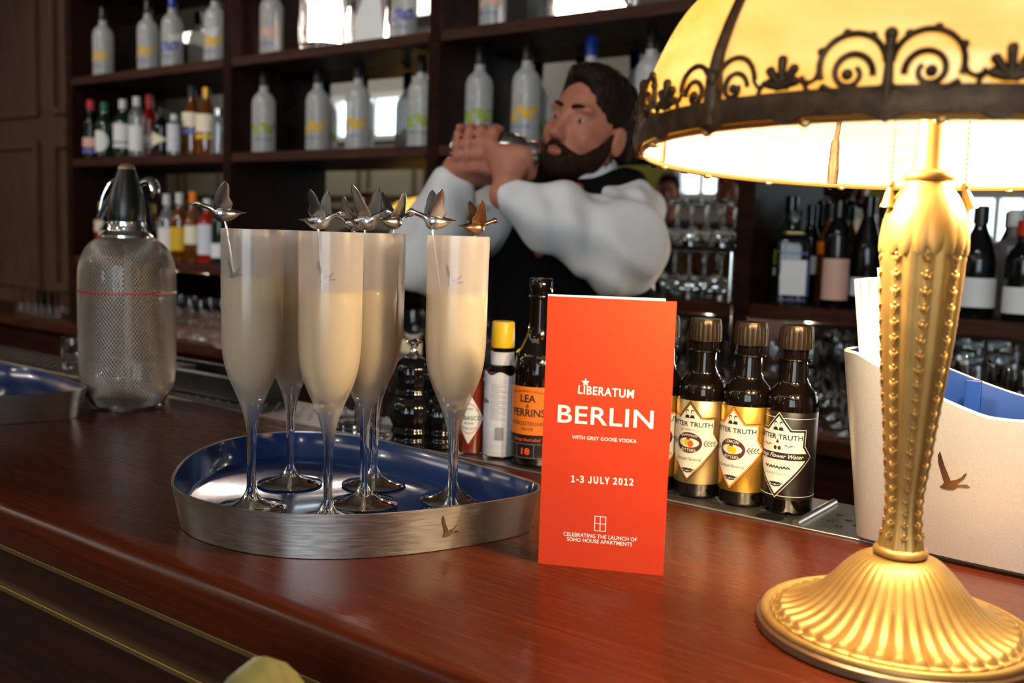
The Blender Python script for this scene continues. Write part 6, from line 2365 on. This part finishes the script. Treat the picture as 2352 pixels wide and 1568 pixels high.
for sh, el in ((shL, elL), (shR, elR)):
    out = (sh - mid).normalized()
    vf.cap(sh + out * .062, sh + out * .17, .074, .105, .012, 'sub')
    vf.cap(sh + out * .075 + Vector((0, 0, -.10)), sh + out * .2 + Vector((0, 0, -.10)), .070, .08, .012, 'sub')
fobj('waistcoat', vf, 'vest', per, 2)
tf = Field((-.36, -.30, .02), (.40, .30, 1.10), .008)
legs(tf, .014)
tf.ell(hipc + Vector((0, 0, .0)), (.180, .132, .13), None, .03)
tf.plane((0, 0, 1.02), (0, 0, 1), .008)
fobj('trousers', tf, 'trousers', per, 1)
for s in (1, -1):
    hx = hipc.x + s * .103
    obj('shoe', fmap(sphere((0, 0, 0), (1, 1, 1), 20, 10), lambda x, y, z: (hx + s * .012 + .050 * x, hipc.y - .055 + .145 * y, .046 + (.050 if z > 0 else .044) * z * (1 - .25 * (y < 0) * abs(y)))), 'black', per)
bt0 = neck0 + cd * .012 + nbv * .082
bw = frame((0, 0, 1), nbv)
g = []
for s in (1, -1):
    g.append(fmap(sphere((0, 0, 0), 1, 14, 8), lambda x, y, z, s=s: tuple(bt0 + bw @ Vector((s * (.028 + .026 * x), .011 * y, .0185 * z * (.62 + .38 * x))))))
g.append(fmap(sphere((0, 0, 0), 1, 10, 8), lambda x, y, z: tuple(bt0 + bw @ Vector((.009 * x, .014 * y + .003, .012 * z)))))
obj('bow_tie', join(*g), 'tie', per)
pk = Lc(1240, 560, 1.93)
ps_ = mid + fr_ * .12 + Vector((-.03, 0, -.17))
obj('pocket_cloth', tube(crom([Lc(1252, 530, 1.90), Lc(1246, 556, 1.905), Lc(1236, 590, 1.91)], 4), [.016, .019, .021, .021, .020, .017, .013, .009, .004], 12, flat=.35), 'orangecloth', per, label='orange cloth tucked in the waistcoat')

# cocktail shaker held in both hands
shk = thing('cocktail_shaker', 'steel cocktail shaker gripped in the bartender\'s two hands', 'shaker', PR + SA)
rotm = frame(s_ax, (0, 0, 1)).to_4x4()
LS = (SB - SA).length
obj('shaker_tin', xf(lathe([(0, 0), (.026, 0), (.0285, .003), (.0305, .05), (.0335, LS * .62), (.034, LS * .66), (0, LS * .66)], 40), rotm), 'chrome', shk)
obj('shaker_top', xf(lathe([(.0325, LS * .655), (.0345, LS * .66), (.0340, LS * .70), (.0290, LS * .78), (.0230, LS * .83), (.0205, LS * .86), (.0205, LS * .865), (0, LS * .865)], 40), rotm), 'chrome', shk)
obj('shaker_cap', xf(lathe([(.0200, LS * .862), (.0212, LS * .865), (.0205, LS * .96), (.0170, LS * .99), (0, LS)], 32), rotm), 'chrome', shk)


# ---------------------------------------------------------------- guests on the far side of the room, seen in the mirrors
def guest(label, x, y, rz, height, top, hair='hair', cap=None, seed=0):
    t = thing('person', label, 'person', (x, y, 0), rz, 'guests across the room seen in the bar mirrors')
    k = height / 1.75
    f = Field((-.45, -.30, -.01), (.45, .32, 1.80 * k), .011)
    V3 = lambda a, b, c: Vector((a, b, c * k))
    H2 = Head(V3(0, .01, 1.63), Matrix.Identity(3), 1.0)
    H2.skin(f)
    f.cap(V3(0, -.01, 1.42), V3(0, 0, 1.56), .055, .05, .02)
    f.ell(V3(0, 0, 1.27), (.165, .105, .19), None, .05).ell(V3(0, 0, 1.02), (.155, .11, .18), None, .05).cap(V3(-.165, 0, 1.40), V3(.165, 0, 1.40), .05, .05, .05)
    for s in (1, -1):
        f.cap(V3(s * .19, 0, 1.38), V3(s * .235, .0, 1.11), .048, .040, .03).cap(V3(s * .235, 0, 1.11), V3(s * .22, .10, .88), .038, .026, .02)
        f.cap(V3(s * .22, .10, .88), V3(s * .215, .125, .80), .030, .022, .015)
        for q in range(4):
            f.cap(V3(s * .215, .115 + .018 * (q - 1.5), .81), V3(s * (.21 - .01 * q), .125 + .018 * (q - 1.5), .715 + .01 * abs(q - 1)), .010, .008, .006)
        f.cap(V3(s * .215, .14, .85), V3(s * .19, .18, .79), .012, .009, .008)
        f.cap(V3(s * .088, 0, .94), V3(s * .095, .015, .50), .086, .056, .03).cap(V3(s * .095, .015, .50), V3(s * .10, -.01, .09), .054, .036, .02)
        f.cap(V3(s * .10, -.03, .04), V3(s * .115, .15, .035), .036, .028, .02)
    fobj('body', f, 'skin', t, 1)
    fobj('hair', hair_field(H2, .007), hair, t, 1)
    c = Field((-.48, -.34, .75 * k), (.48, .36, 1.52 * k), .012)
    c.ell(V3(0, 0, 1.27), (.180, .120, .20), None, .05).ell(V3(0, 0, 1.02), (.172, .126, .19), None, .05).cap(V3(-.165, 0, 1.40), V3(.165, 0, 1.40), .064, .064, .05)
    for s in (1, -1):
        c.cap(V3(s * .19, 0, 1.38), V3(s * .235, .0, 1.11), .062, .052, .03).cap(V3(s * .235, 0, 1.11), V3(s * .222, .09, .905), .050, .038, .02)
    c.plane((0, 0, .86 * k), (0, 0, -1), .01)
    fobj('jacket', c, top, t, 1)
    c = Field((-.36, -.24, .05), (.36, .28, 1.0 * k), .013)
    c.ell(V3(0, 0, .92), (.175, .13, .12), None, .04)
    for s in (1, -1):
        c.cap(V3(s * .088, 0, .94), V3(s * .095, .015, .50), .098, .068, .03).cap(V3(s * .095, .015, .50), V3(s * .10, -.01, .10), .066, .052, .02)
    fobj('trousers', c, 'trousers', t, 1)
    if cap:
        g = join(fmap(sphere((0, 0, 0), 1, 18, 10), lambda x_, y_, z_: (.090 * x_, .010 - .01 + .105 * y_, (1.63 * k) + .085 + .060 * max(z_, -.2))), fmap(sphere((0, 0, 0), 1, 16, 6), lambda x_, y_, z_: (.075 * x_, .12 + .06 * y_, 1.63 * k + .078 + .008 * z_)))
        obj('flat_cap', g, cap, t)
    return t


M['jacket_dark'] = pmat('charcoal_jacket', (.02, .02, .024), .8)
M['jacket_brown'] = pmat('brown_jacket', (.10, .05, .03), .8)
M['jacket_grey'] = pmat('grey_jacket', (.16, .16, .17), .8)
M['ginger'] = pmat('ginger_hair', (.30, .09, .02), .6)
M['dimpane'] = None
guest('ginger-haired guest far along the room, a blurred head in the mirror behind the flutes', -5.53, -.5, RAD(-40), 1.64, 'jacket_grey', 'ginger')
guest('dark-haired guest whose head shows in the mirror next to the white sleeve', -3.28, -1.1, RAD(-20), 1.80, 'jacket_dark')
guest('guest with dark hair whose head shows in the mirror under the lamp shade edge', -2.53, -.45, RAD(-15), 1.76, 'jacket_brown')
guest('guest in a pale flat cap reflected behind the bottles beside the lamp stem', -2.0, -1.0, RAD(-5), 1.72, 'jacket_brown', 'ginger', 'silveredge')
